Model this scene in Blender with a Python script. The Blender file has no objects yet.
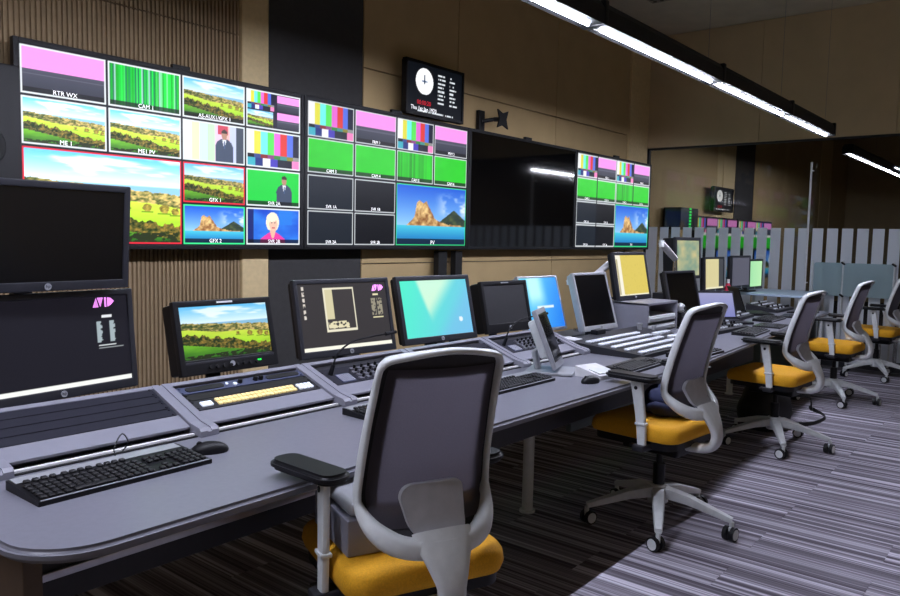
import bpy, bmesh, math, random
import numpy as np
from mathutils import Vector, Matrix

SC = bpy.context.scene
COL = SC.collection
R = math.radians

# ------------------------------------------------------------------ camera, world, exposure
cam_d = bpy.data.cameras.new('camera')
cam_d.sensor_width = 36.0
cam_d.lens = 754.27 / 900 * 36
cam_d.clip_start = 0.02
cam = bpy.data.objects.new('camera', cam_d)
COL.objects.link(cam)
_yaw, _pitch, _roll = 0.6861, 0.0811, 0.0209
_f = Vector((math.cos(_pitch)*math.cos(_yaw), math.cos(_pitch)*math.sin(_yaw), -math.sin(_pitch)))
_r = Vector((math.sin(_yaw), -math.cos(_yaw), 0))
_u = _r.cross(_f)
_rr = math.cos(_roll)*_r + math.sin(_roll)*_u
_uu = -math.sin(_roll)*_r + math.cos(_roll)*_u
cam.matrix_world = Matrix(((_rr.x, _uu.x, -_f.x, 0), (_rr.y, _uu.y, -_f.y, 0), (_rr.z, _uu.z, -_f.z, 1.4), (0, 0, 0, 1)))
SC.camera = cam

world = bpy.data.worlds.new('world')
SC.world = world
world.use_nodes = True
world.node_tree.nodes['Background'].inputs[0].default_value = (0.02, 0.022, 0.03, 1)
world.node_tree.nodes['Background'].inputs[1].default_value = 0.3

SC.view_settings.view_transform = 'Standard'
SC.view_settings.look = 'None'
SC.view_settings.gamma = 1.0
SC.view_settings.use_curve_mapping = False
SC.view_settings.exposure = 0.2

LUM_TUBE = 300.0        # radiance of the suspended tubes
NEXT_TUBE = 300.0


# ------------------------------------------------------------------ materials
def lin(c):
    return tuple(((x/255)/12.92 if x/255 <= 0.04045 else ((x/255+0.055)/1.055)**2.4) for x in c)


MATS = {}


def mat(name, rgb, rough=0.5, metal=0.0, var=0.06, scale=30.0, bump=0.0, emit=0.0, spec=0.5, coat=0.0):
    """principled material with a fine procedural variation"""
    if name in MATS:
        return MATS[name]
    m = bpy.data.materials.new(name)
    m.use_nodes = True
    nt = m.node_tree
    b = nt.nodes['Principled BSDF']
    c = lin(rgb)
    b.inputs['Roughness'].default_value = rough
    b.inputs['Metallic'].default_value = metal
    b.inputs['Specular IOR Level'].default_value = spec
    b.inputs['Coat Weight'].default_value = coat
    tc = nt.nodes.new('ShaderNodeTexCoord')
    nz = nt.nodes.new('ShaderNodeTexNoise')
    nz.inputs['Scale'].default_value = scale
    nz.inputs['Detail'].default_value = 3
    nt.links.new(tc.outputs['Object'], nz.inputs['Vector'])
    rp = nt.nodes.new('ShaderNodeValToRGB')
    rp.color_ramp.elements[0].position = 0.3
    rp.color_ramp.elements[1].position = 0.7
    rp.color_ramp.elements[0].color = (*[x*(1-var) for x in c], 1)
    rp.color_ramp.elements[1].color = (*[min(1, x*(1+var)) for x in c], 1)
    nt.links.new(nz.outputs['Fac'], rp.inputs['Fac'])
    nt.links.new(rp.outputs['Color'], b.inputs['Base Color'])
    if bump:
        bp = nt.nodes.new('ShaderNodeBump')
        bp.inputs['Strength'].default_value = bump
        bp.inputs['Distance'].default_value = 0.002
        nt.links.new(nz.outputs['Fac'], bp.inputs['Height'])
        nt.links.new(bp.outputs['Normal'], b.inputs['Normal'])
    if emit:
        nt.links.new(rp.outputs['Color'], b.inputs['Emission Color'])
        b.inputs['Emission Strength'].default_value = emit
    MATS[name] = m
    return m


def lamp_mat(name, rgb, strength):
    m = bpy.data.materials.new(name)
    m.use_nodes = True
    nt = m.node_tree
    nt.nodes.clear()
    o = nt.nodes.new('ShaderNodeOutputMaterial')
    e = nt.nodes.new('ShaderNodeEmission')
    e.inputs[0].default_value = (*rgb, 1)
    e.inputs[1].default_value = strength
    nt.links.new(e.outputs[0], o.inputs[0])
    MATS[name] = m
    return m


def screen_mat():
    m = bpy.data.materials.new('lit_screen')
    m.use_nodes = True
    nt = m.node_tree
    b = nt.nodes['Principled BSDF']
    b.inputs['Base Color'].default_value = (0.008, 0.008, 0.01, 1)
    b.inputs['Roughness'].default_value = 0.35
    b.inputs['Specular IOR Level'].default_value = 0.2
    a = nt.nodes.new('ShaderNodeAttribute')
    a.attribute_name = 'picture'
    nt.links.new(a.outputs['Color'], b.inputs['Emission Color'])
    b.inputs['Emission Strength'].default_value = 1.0
    MATS['lit_screen'] = m
    return m


def carpet_mat():
    m = bpy.data.materials.new('striped_carpet')
    m.use_nodes = True
    nt = m.node_tree
    N, L = nt.nodes.new, nt.links.new
    b = nt.nodes['Principled BSDF']
    b.inputs['Roughness'].default_value = 0.95
    b.inputs['Specular IOR Level'].default_value = 0.1
    tc = N('ShaderNodeTexCoord')
    oi = N('ShaderNodeObjectInfo')
    sx = N('ShaderNodeSeparateXYZ')
    L(tc.outputs['Object'], sx.inputs[0])
    mul = N('ShaderNodeMath'); mul.operation = 'MULTIPLY'; mul.inputs[1].default_value = 37.0
    L(oi.outputs['Random'], mul.inputs[0])
    add = N('ShaderNodeMath'); add.operation = 'ADD'
    L(sx.outputs['X'], add.inputs[0]); L(mul.outputs[0], add.inputs[1])
    outs = []
    for sc in (15.0, 52.0):
        n = N('ShaderNodeTexNoise'); n.noise_dimensions = '1D'
        n.inputs['Scale'].default_value = sc
        n.inputs['Detail'].default_value = 2
        n.inputs['Roughness'].default_value = 0.7
        L(add.outputs[0], n.inputs['W'])
        outs.append(n)
    mx = N('ShaderNodeMath'); mx.operation = 'ADD'
    h1 = N('ShaderNodeMath'); h1.operation = 'MULTIPLY'; h1.inputs[1].default_value = 0.6
    h2 = N('ShaderNodeMath'); h2.operation = 'MULTIPLY'; h2.inputs[1].default_value = 0.4
    L(outs[0].outputs['Fac'], h1.inputs[0]); L(outs[1].outputs['Fac'], h2.inputs[0])
    L(h1.outputs[0], mx.inputs[0]); L(h2.outputs[0], mx.inputs[1])
    rp = N('ShaderNodeValToRGB')
    el = rp.color_ramp.elements
    el[0].position = 0.38; el[0].color = (*lin((94, 88, 99)), 1)
    el[1].position = 0.62; el[1].color = (*lin((226, 222, 236)), 1)
    e = el.new(0.46); e.color = (*lin((124, 118, 128)), 1)
    e = el.new(0.55); e.color = (*lin((172, 167, 180)), 1)
    L(mx.outputs[0], rp.inputs[0])
    fz = N('ShaderNodeTexNoise'); fz.inputs['Scale'].default_value = 420
    L(tc.outputs['Object'], fz.inputs['Vector'])
    mm = N('ShaderNodeMixRGB'); mm.blend_type = 'MULTIPLY'; mm.inputs[0].default_value = 0.35
    L(rp.outputs[0], mm.inputs[1]); L(fz.outputs['Fac'], mm.inputs[2])
    L(mm.outputs[0], b.inputs['Base Color'])
    bp = N('ShaderNodeBump'); bp.inputs['Strength'].default_value = 0.4; bp.inputs['Distance'].default_value = 0.004
    L(fz.outputs['Fac'], bp.inputs['Height']); L(bp.outputs[0], b.inputs['Normal'])
    MATS['striped_carpet'] = m
    return m


def mesh_mat(name, rgb, trans):
    """woven mesh: part of the light passes through the weave"""
    m = mat(name, rgb, .85, var=.12, scale=300, bump=.3)
    nt = m.node_tree
    b = nt.nodes['Principled BSDF']; o = nt.nodes['Material Output']
    t = nt.nodes.new('ShaderNodeBsdfTranslucent'); t.inputs[0].default_value = (*lin(tuple(min(255, x*1.6) for x in rgb)), 1)
    mx = nt.nodes.new('ShaderNodeMixShader'); mx.inputs[0].default_value = trans
    nt.links.new(b.outputs[0], mx.inputs[1]); nt.links.new(t.outputs[0], mx.inputs[2]); nt.links.new(mx.outputs[0], o.inputs[0])
    return m


def glass_mat(name, tint, gloss, frosted=False):
    m = bpy.data.materials.new(name)
    m.use_nodes = True
    nt = m.node_tree
    nt.nodes.clear()
    N, L = nt.nodes.new, nt.links.new
    o = N('ShaderNodeOutputMaterial')
    mixn = N('ShaderNodeMixShader')
    if frosted:
        d = N('ShaderNodeBsdfDiffuse'); d.inputs[0].default_value = (*tint, 1)
        t = N('ShaderNodeBsdfTranslucent'); t.inputs[0].default_value = (*tint, 1)
        tr = N('ShaderNodeBsdfTransparent'); tr.inputs[0].default_value = (*tint, 1)
        m2 = N('ShaderNodeMixShader'); m2.inputs[0].default_value = 0.5
        L(d.outputs[0], m2.inputs[1]); L(t.outputs[0], m2.inputs[2])
        mixn.inputs[0].default_value = gloss
        L(m2.outputs[0], mixn.inputs[1]); L(tr.outputs[0], mixn.inputs[2])
    else:
        tr = N('ShaderNodeBsdfTransparent'); tr.inputs[0].default_value = (*tint, 1)
        g = N('ShaderNodeBsdfGlossy'); g.inputs['Roughness'].default_value = 0.02
        g.inputs[0].default_value = (0.9, 0.92, 0.95, 1)
        lw = N('ShaderNodeFresnel'); lw.inputs[0].default_value = 1.5
        mu = N('ShaderNodeMath'); mu.operation = 'MULTIPLY'; mu.inputs[1].default_value = gloss
        L(lw.outputs[0], mu.inputs[0]); L(mu.outputs[0], mixn.inputs[0])
        L(tr.outputs[0], mixn.inputs[1]); L(g.outputs[0], mixn.inputs[2])
    L(mixn.outputs[0], o.inputs[0])
    MATS[name] = m
    return m


M_SCREEN = screen_mat()
M_CARPET = carpet_mat()
M_TUBE = lamp_mat('tube_glow', (0.80, 0.83, 1.0), LUM_TUBE)
M_TUBE2 = lamp_mat('tube_glow_next', (0.80, 0.83, 1.0), NEXT_TUBE)
M_GLASS = glass_mat('partition_glass', (0.66, 0.66, 0.64), 0.45)
M_FROST = glass_mat('frosted_film', (0.80, 0.83, 0.88), 0.06, True)
M_ACRYL = glass_mat('frosted_acrylic', (0.60, 0.72, 0.76), 0.35, True)

M_RIB = mat('ribbed_panel_brown', (152, 130, 100), 0.8)
M_BEIGE = mat('beige_panel', (190, 164, 118), 0.75, var=0.05, scale=4)
M_COLUMN = mat('warm_column_paint', (220, 196, 148), 0.7)
M_DARKPANEL = mat('dark_fabric_panel', (62, 61, 61), 0.9, bump=0.2)
M_WALL = mat('wall_paint_beige', (200, 180, 146), 0.8, scale=3)
M_GREYWALL = mat('wall_paint_grey', (90, 88, 86), 0.9, scale=3)
M_CEIL = mat('ceiling_paint', (196, 186, 168), 0.9, scale=5)
M_PERF = mat('perforated_tile', (150, 140, 126), 0.9)
M_HOLE = mat('perforation_dark', (60, 54, 46), 0.9)
M_SUBFLOOR = mat('carpet_backing', (58, 54, 60), 0.95)
M_BLACK = mat('black_plastic', (22, 22, 26), 0.45, spec=0.3)
M_BLACKM = mat('black_matt', (16, 16, 18), 0.7)
M_BEZEL = mat('dark_grey_bezel', (40, 41, 48), 0.38)
M_OFF = mat('switched_off_screen', (8, 8, 11), 0.22, spec=0.5)
M_OFFG = mat('glossy_dark_screen', (6, 6, 8), 0.06, spec=0.9)
M_SILVER = mat('silver_plastic', (176, 178, 184), 0.35, 0.3)
M_ALU = mat('brushed_aluminium', (190, 190, 196), 0.3, 0.8)
M_LGREY = mat('light_grey_nylon', (212, 216, 218), 0.42)
M_DESK = mat('desk_laminate', (121, 121, 132), 0.34, var=0.04, scale=60, spec=0.4)
M_DESKED = mat('desk_edge', (120, 120, 132), 0.4)
M_CONS = mat('console_grey_paint', (136, 136, 148), 0.42, var=0.03)
M_DARKMET = mat('dark_metal', (44, 44, 50), 0.5, 0.2)
M_RACK = mat('rack_blank_panel', (36, 36, 47), 0.6, 0.0, spec=0.25)
M_RACKBLUE = mat('rack_unit_blue_grey', (70, 76, 104), 0.45)
M_WHITE = mat('white_plastic', (220, 220, 224), 0.4)
M_WSTRIP = mat('white_trough_strip', (250, 250, 252), 0.3)
M_YEL = mat('yellow_seat_fabric', (226, 164, 26), 0.85, var=0.1, scale=200, bump=0.3)
M_MESH = mesh_mat('dark_mesh_fabric', (72, 68, 76), .35)
M_BAND = mat('black_mesh_border', (48, 47, 52), 0.8)
M_SHADEGREY = mat('shaded_grey_nylon', (176, 176, 182), .45)  # grey darkened to put the lumbar plate's shade into its colour
M_CHROME = mat('chrome', (200, 200, 205), 0.15, 1.0)
M_KEY = mat('keyboard_key_black', (26, 26, 30), 0.45)
M_NAVY = mat('navy_cloth', (34, 40, 72), 0.9, bump=0.4)
M_BROWN = mat('brown_end_panel', (92, 76, 62), 0.6)
M_BTNY = mat('lit_button_yellow', (236, 214, 150), 0.4, emit=0.35)
M_BTNW = mat('lit_button_white', (226, 232, 246), 0.4, emit=0.45)
M_BTNG = mat('white_mixer_key', (226, 230, 240), 0.4)
M_KNOB = mat('silver_toggle_key', (128, 128, 138), 0.35, 0.3)
M_LEDG = mat('green_led', (40, 235, 80), 0.4, emit=1.2)
M_LEDY = mat('yellow_led', (240, 240, 60), 0.4, emit=1.2)
M_TXT = mat('screen_text_white', (245, 245, 248), 0.5, emit=0.95)
M_TXTR = mat('screen_text_red', (190, 20, 40), 0.5, emit=0.9)
M_LOGO = mat('screen_logo_magenta', (232, 140, 235), 0.5, emit=0.9)
M_PRINT = mat('printed_logo_silver', (150, 152, 160), 0.4)
M_RED = mat('red_plastic', (190, 40, 70), 0.5)
M_LTBLUE = mat('pale_blue_top', (178, 198, 222), 0.3)
M_TEALPANEL = mat('grey_green_panel', (92, 104, 108), 0.6)


# ------------------------------------------------------------------ mesh helpers
def newbm():
    return bmesh.new()


def finish(bm, name, mats, parent=None, smooth=True, loc=None, rot=None, angle=35):
    me = bpy.data.meshes.new(name)
    bm.normal_update()
    bm.to_mesh(me)
    bm.free()
    if not isinstance(mats, (list, tuple)):
        mats = [mats]
    for m in mats:
        me.materials.append(m)
    if smooth and len(me.polygons):
        me.polygons.foreach_set('use_smooth', [True]*len(me.polygons))
        me.set_sharp_from_angle(angle=R(angle))
    o = bpy.data.objects.new(name, me)
    COL.objects.link(o)
    if smooth and len(me.polygons) < 4000:
        wn = o.modifiers.new('weighted_normals', 'WEIGHTED_NORMAL')
        wn.keep_sharp = True
    if parent:
        o.parent = parent
    if loc is not None:
        o.location = loc
    if rot is not None:
        o.rotation_euler = rot
    return o


def box(bm, c, s, rot=None, mi=0, bev=0.0, seg=2):
    """box centred at c with full sizes s"""
    b2 = bmesh.new()
    bmesh.ops.create_cube(b2, size=1.0)
    for v in b2.verts:
        v.co = Vector((v.co.x*s[0], v.co.y*s[1], v.co.z*s[2]))
    if bev:
        bmesh.ops.bevel(b2, geom=b2.edges[:], offset=min(bev, min(s)*0.49), segments=seg, profile=0.5, affect='EDGES')
    M = Matrix.Translation(Vector(c)) @ (rot.to_4x4() if rot is not None else Matrix.Identity(4))
    append(bm, b2, M, mi)


def append(bm, b2, M, mi=0):
    vm = {}
    for v in b2.verts:
        vm[v] = bm.verts.new(M @ v.co)
    for f in b2.faces:
        try:
            nf = bm.faces.new([vm[v] for v in f.verts])
            nf.material_index = mi
        except ValueError:
            pass
    b2.free()


def cyl(bm, p0, p1, r0, r1=None, seg=12, mi=0, cap=True):
    r1 = r0 if r1 is None else r1
    p0, p1 = Vector(p0), Vector(p1)
    d = (p1-p0).normalized()
    a = d.orthogonal().normalized()
    b = d.cross(a)
    A, B = [], []
    for i in range(seg):
        t = 2*math.pi*i/seg
        w = a*math.cos(t)+b*math.sin(t)
        A.append(bm.verts.new(p0+w*r0))
        B.append(bm.verts.new(p1+w*r1))
    for i in range(seg):
        f = bm.faces.new((A[i], A[(i+1) % seg], B[(i+1) % seg], B[i]))
        f.material_index = mi
    if cap:
        f = bm.faces.new(A[::-1]); f.material_index = mi
        f = bm.faces.new(B); f.material_index = mi


def sweep(bm, pts, half, side, seg=10, closed=False, mi=0, power=2.6):
    """superellipse section swept along pts; half = list of (a along side, b across)"""
    pts = [Vector(p) for p in pts]
    n = len(pts)
    if not isinstance(half, list):
        half = [half]*n
    rings = []
    for i, p in enumerate(pts):
        if closed:
            t = pts[(i+1) % n]-pts[i-1]
        else:
            t = pts[min(i+1, n-1)]-pts[max(i-1, 0)]
        t.normalize()
        sd = side[i] if isinstance(side, list) else side
        s = Vector(sd)
        s = (s - t*s.dot(t)).normalized()
        q = t.cross(s)
        a, b = half[i]
        ring = []
        for k in range(seg):
            th = 2*math.pi*k/seg
            c_, s_ = math.cos(th), math.sin(th)
            x = math.copysign(abs(c_)**(2/power), c_)*a
            y = math.copysign(abs(s_)**(2/power), s_)*b
            ring.append(bm.verts.new(p+s*x+q*y))
        rings.append(ring)
    m = n if closed else n-1
    for i in range(m):
        A, B = rings[i], rings[(i+1) % n]
        for k in range(seg):
            f = bm.faces.new((A[k], A[(k+1) % seg], B[(k+1) % seg], B[k]))
            f.material_index = mi
    if not closed:
        f = bm.faces.new(rings[0][::-1]); f.material_index = mi
        f = bm.faces.new(rings[-1]); f.material_index = mi


def catmull(pts, sub=4, closed=False):
    pts = [Vector(p) for p in pts]
    n = len(pts)
    out = []
    rng = n if closed else n-1
    for i in range(rng):
        if closed:
            p0, p1, p2, p3 = pts[i-1], pts[i], pts[(i+1) % n], pts[(i+2) % n]
        else:
            p0, p1, p2, p3 = pts[max(i-1, 0)], pts[i], pts[i+1], pts[min(i+2, n-1)]
        for k in range(sub):
            t = k/sub
            out.append(0.5*((2*p1)+(p2-p0)*t+(2*p0-5*p1+4*p2-p3)*t*t+(3*p1-p0-3*p2+p3)*t**3))
    if not closed:
        out.append(pts[-1])
    return out


def prism(bm, poly, z0, z1, mi=0, plane='XY'):
    """extruded polygon; plane XY extrudes in z, plane YZ extrudes in x"""
    def P(a, b, c):
        return (a, b, c) if plane == 'XY' else ((c, a, b) if plane == 'YZ' else (a, c, b))
    A = [bm.verts.new(P(x, y, z0)) for x, y in poly]
    B = [bm.verts.new(P(x, y, z1)) for x, y in poly]
    n = len(poly)
    fs = [bm.faces.new(A[::-1]), bm.faces.new(B)]
    for i in range(n):
        fs.append(bm.faces.new((A[i], A[(i+1) % n], B[(i+1) % n], B[i])))
    for f in fs:
        f.material_index = mi
    bmesh.ops.recalc_face_normals(bm, faces=fs)


def rpoly(x0, x1, y0, y1, r, seg=5):
    out = []
    for cx, cy, a0 in ((x1-r, y1-r, 0), (x0+r, y1-r, 90), (x0+r, y0+r, 180), (x1-r, y0+r, 270)):
        for k in range(seg+1):
            a = R(a0+90*k/seg)
            out.append((cx+r*math.cos(a), cy+r*math.sin(a)))
    return out


def empty(name, loc=(0, 0, 0), rotz=0.0, tilt=0.0):
    o = bpy.data.objects.new(name, None)
    o.empty_display_size = 0.05
    COL.objects.link(o)
    o.location = loc
    o.rotation_euler = (-R(tilt), 0, R(rotz))
    return o


def tag(o, label, cat, group=None):
    o['label'] = label
    o['category'] = cat
    if group:
        o['group'] = group
    return o


def struct(o, label=None):
    o['kind'] = 'structure'
    if label:
        o['label'] = label
    return o


def copy_tree(o, parent=None):
    c = o.copy()
    COL.objects.link(c)
    c.parent = parent
    for ch in list(o.children):
        copy_tree(ch, c)
    return c


def text_mesh(name, body, size, m, parent, loc, rot=(math.pi/2, 0, 0), align='CENTER'):
    cu = bpy.data.curves.new(name, 'FONT')
    cu.body = body
    cu.size = size
    cu.align_x = align
    cu.align_y = 'CENTER'
    cu.resolution_u = 2
    tmp = bpy.data.objects.new(name, cu)
    COL.objects.link(tmp)
    dg = bpy.context.evaluated_depsgraph_get()
    me = bpy.data.meshes.new_from_object(tmp.evaluated_get(dg))
    bpy.data.objects.remove(tmp)
    bpy.data.curves.remove(cu)
    me.materials.clear()
    me.materials.append(m)
    o = bpy.data.objects.new(name, me)
    COL.objects.link(o)
    o.parent = parent
    o.location = loc
    o.rotation_euler = rot
    return o


# ------------------------------------------------------------------ pictures on the screens (computed, flat print)
def slin(a):
    a = np.clip(a/255.0, 0, 4)
    return np.where(a <= 0.04045, a/12.92, ((a+0.055)/1.055)**2.4)


def vnoise(x, y, seed=0):
    rs = np.random.RandomState(seed)
    T = rs.rand(64, 64)
    xi = np.floor(x).astype(int); yi = np.floor(y).astype(int)
    fx = x-xi; fy = y-yi
    fx = fx*fx*(3-2*fx); fy = fy*fy*(3-2*fy)
    g = lambda a, b: T[a % 64, b % 64]
    return (g(xi, yi)*(1-fx)+g(xi+1, yi)*fx)*(1-fy)+(g(xi, yi+1)*(1-fx)+g(xi+1, yi+1)*fx)*fy


def fbm(x, y, seed=0):
    return 0.55*vnoise(x, y, seed)+0.3*vnoise(2.1*x, 2.1*y, seed+1)+0.15*vnoise(4.3*x, 4.3*y, seed+2)


def put(img, mask, col):
    img[mask] = col if np.ndim(col) == 1 else col[mask]


def const(u, c):
    return np.broadcast_to(np.array(c, float), u.shape+(3,)).copy()


def ramp(t, c0, c1):
    t = np.clip(t, 0, 1)[..., None]
    return np.array(c0, float)*(1-t)+np.array(c1, float)*t


def soft(t, a, b):
    t = np.clip((t-a)/(b-a), 0, 1)
    return (t*t*(3-2*t))[..., None]


def p_land(u, v, bright=1.0):
    """open farmland: sky with soft cloud, woods on the skyline, bright field, hedge trees, shaded foreground"""
    img = ramp((1-v)/0.34, (92, 184, 236), (226, 243, 250))
    cl = fbm(u*4+v*3, v*13, 3)*soft(v, .64, .78)[..., 0]
    a = soft(cl, .42, .7)*.75
    img = img*(1-a)+np.array((250, 252, 253.))*a
    sea = soft(-v, -.685, -.66)
    img = img*(1-sea)+np.array((132, 184, 214.))*sea
    hz = 0.665-.10*u+0.035*fbm(u*16, u*0+3, 7)+.014*vnoise(u*60, u*0, 8)
    wood = fbm(u*36, v*44, 5)
    put(img, v < hz, ramp(wood*2.0-.75+.5*u, (52, 70, 30), (214, 186, 112)))
    fz = 0.56-.13*u+0.015*np.sin(u*9+1)
    fcol = ramp((fz-v)*3.0, (196, 218, 70), (140, 204, 34))*(0.92+.16*fbm(u*5, v*16, 21))[..., None]
    put(img, v < fz, fcol)
    for k, (cx, cz, r_) in enumerate(((.62, .44, .022), (.76, .42, .032), (.88, .41, .036), (.96, .38, .03))):
        d = ((u-cx)/r_)**2+((v-cz)/(r_*1.5))**2+.9*(fbm(u*40, v*40, 30+k)-.5)
        put(img, d < 1, ramp(fbm(u*50, v*50, 31)*2-.5, (104, 96, 34), (186, 164, 70)))
        put(img, (np.abs(v-(cz-r_*1.6)) < .010) & (np.abs(u-cx) < r_*1.3), np.array((110, 148, 32.)))
    hd = 0.40-.27*u+0.12*fbm(u*16, u*0+1, 11)+.04*vnoise(u*50, u*0, 12)
    lo = 0.30-.27*u
    low = ramp(v/0.3+.4*fbm(u*6, v*18, 19)-.1, (24, 74, 22), (112, 182, 40))
    put(img, v <= lo, low)
    tr = fbm(u*44, v*32, 13)
    put(img, (v < hd) & (v > lo), ramp(tr*2.1-.75+.35*u, (22, 42, 12), (150, 122, 50)))
    put(img, (v < .08+.05*u) & (fbm(u*24, v*26, 17) > .42), np.array((34, 44, 18.)))
    return np.clip(img*bright, 0, 330)


def p_island(u, v):
    img = ramp((1-v)/0.7, (30, 92, 214), (150, 206, 250))
    cl = fbm(u*5, v*7, 23)
    a = soft(cl, .40, .62)*soft(u, .5, .8)*soft(v, .45, .6)*soft(-v, -.95, -.8)
    img = img*(1-a)+np.array((226, 238, 250.))*a
    mt = 0.36+0.26*np.clip(1-np.abs(u-0.82)/0.26, 0, 1)
    put(img, (v < mt) & (u > 0.52), ramp(fbm(u*18, v*18, 2), (22, 40, 46), (92, 104, 62)))
    pk = np.interp(u, [0.08, 0.16, 0.24, 0.27, 0.31, 0.36, 0.41, 0.47, 0.53, 0.62, 0.75, 0.93, 1],
                   [0.3, 0.37, 0.48, 0.72, 0.76, 0.71, 0.75, 0.6, 0.47, 0.4, 0.37, 0.36, 0.3])
    put(img, v < pk-0.02*vnoise(u*30, u*0, 5), ramp(fbm(u*22, v*14, 9)*1.6-0.3, (132, 84, 44), (244, 208, 142)))
    put(img, v < 0.33, ramp((0.33-v)/0.33, (74, 200, 226), (16, 96, 180)))
    return img


BARS = np.array([(238, 240, 238), (222, 216, 66), (110, 236, 228), (84, 222, 84), (226, 104, 210), (214, 56, 50), (84, 110, 222), (18, 20, 44)], float)


def p_bars(u, v, low=True):
    img = BARS[np.clip((u*8).astype(int), 0, 7)].copy()
    if low:
        k = np.clip((u*7).astype(int), 0, 6)
        L = np.array([(60, 170, 190), (20, 44, 120), (238, 240, 244), (70, 60, 180), (20, 24, 40), (16, 18, 34), (240, 130, 190)], float)
        put(img, v < 0.24, L[k])
        put(img, (v < 0.34) & (v >= 0.24), BARS[::-1][np.clip((u*8).astype(int), 0, 7)]*0.6)
    return img


def p_pink(u, v):
    img = const(u, (244, 150, 232))
    put(img, v < 0.52, ramp((0.52-v)/0.5, (74, 76, 92), (44, 46, 60)))
    put(img, (v < 0.43) & (v > 0.40), np.array((92, 92, 108.)))
    return img


def p_green(u, v):
    return ramp(fbm(u*2, v*2, 41), (34, 196, 30), (48, 214, 44))


def p_stripes(u, v):
    rs = np.random.RandomState(5)
    cols = np.array([(20, 196, 60), (26, 226, 70), (120, 226, 150), (10, 150, 70), (60, 214, 90), (150, 200, 190), (16, 170, 40), (12, 120, 80)], float)
    seq = rs.randint(0, 8, 46)
    return cols[seq[np.clip((u*46).astype(int), 0, 45)]].copy()


def p_gstripes(u, v):
    img = p_green(u, v)
    return img*(0.72+0.34*vnoise(u*26, u*0, 8))[..., None]


def p_dark(u, v):
    return const(u, (24, 31, 40))


def p_black(u, v):
    return const(u, (10, 11, 15))


def man(img, u, v, cx):
    suit = (np.abs(u-cx) < np.interp(v, [0, .42, .55, .64], [.15, .155, .12, .05])) & (v < 0.64)
    put(img, suit, np.array((62, 74, 98.)))
    put(img, (np.abs(u-cx) < np.interp(v, [.36, .62], [.0, .038])) & (v < .62) & (v > .36), np.array((222, 226, 236.)))
    put(img, (np.abs(u-cx) < .009) & (v < .58) & (v > .36), np.array((70, 90, 130.)))
    put(img, ((u-cx)/.048)**2+((v-.74)/.13)**2 < 1, np.array((176, 132, 114.)))
    put(img, (((u-cx)/.052)**2+((v-.80)/.09)**2 < 1) & (v > .79), np.array((60, 46, 44.)))
    return img


def p_manbars(u, v):
    img = p_bars(u, v, False)*0.35+165
    put(img, (u > .55) & (u < .72) & (v > .75), np.array((200, 70, 90.)))
    put(img, (u > .86), np.array((60, 70, 86.)))
    return man(img, u, v, 0.66)


def p_mangreen(u, v):
    return man(const(u, (30, 200, 66)), u, v, 0.70)


def p_anchor(u, v):
    img = ramp(fbm(u*3, v*3, 4), (20, 60, 190), (60, 150, 240))
    put(img, (u < .1) | ((u > .1) & (u < .12)), np.array((24, 40, 110.)))
    put(img, (u > .6) & (v > .55) & (u < .85), np.array((40, 120, 220.)))
    put(img, (np.abs(u-.48) < np.interp(v, [0, .14, .26, .34], [.25, .23, .13, .05])) & (v < .34), np.array((222, 62, 158.)))
    put(img, (np.abs(u-.48) < np.interp(v, [.16, .40], [.02, .06])) & (v < .40) & (v > .16), np.array((226, 178, 156.)))
    put(img, (((u-.475)/.125)**2+((v-.63)/.29)**2 < 1) & (v > .40), np.array((238, 228, 200.)))
    put(img, ((u-.49)/.078)**2+((v-.57)/.20)**2 < 1, np.array((230, 186, 166.)))
    put(img, (((u-.46)/.10)**2+((v-.76)/.12)**2 < 1), np.array((240, 230, 204.)))
    put(img, (np.abs(np.abs(u-.49)-.03) < .012) & (np.abs(v-.61) < .014), np.array((96, 76, 76.)))
    put(img, (np.abs(u-.49) < .028) & (np.abs(v-.46) < .014), np.array((190, 84, 96.)))
    return img


def p_quad(u, v):
    img = const(u, (24, 24, 44))
    def sub(x0, x1, y0, y1, fn):
        m = (u > x0) & (u < x1) & (v > y0) & (v < y1)
        put(img, m, fn((u-x0)/(x1-x0), (v-y0)/(y1-y0)))
    sub(0, .5, .5, 1, p_bars)
    sub(0, .48, .02, .46, p_land)
    sub(.56, 1, .54, .98, p_pink)
    sub(.56, 1, .04, .48, p_pink)
    return img


def multiview(cells):
    """cells: (col,row,cw,rh,fn,border rgb,band) on a 4x4 raster, row 0 at the top"""
    def fn(U, V):
        img = const(U, (14, 16, 26))
        for c, r, cw, rh, f, bc, band in cells:
            x0, x1 = c/4, (c+cw)/4
            y1, y0 = 1-r/4, 1-(r+rh)/4
            g, b = 0.0035, 0.0038
            gy, by = g*16/9, b*16/9
            m = (U >= x0+g) & (U <= x1-g) & (V >= y0+gy) & (V <= y1-gy)
            put(img, m, np.array(bc, float))
            X0, X1, Y0, Y1 = x0+g+b, x1-g-b, y0+gy+by, y1-gy-by
            m = (U >= X0) & (U <= X1) & (V >= Y0) & (V <= Y1)
            u, v = (U-X0)/(X1-X0), (V-Y0)/(Y1-Y0)
            p = f(np.clip(u, 0, 1), np.clip(v, 0, 1))
            if band:
                bb = v < (0.13 if rh == 1 else 0.1)
                p[bb] = p[bb]*0.35
            put(img, m, p)
        return img
    return fn


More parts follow.
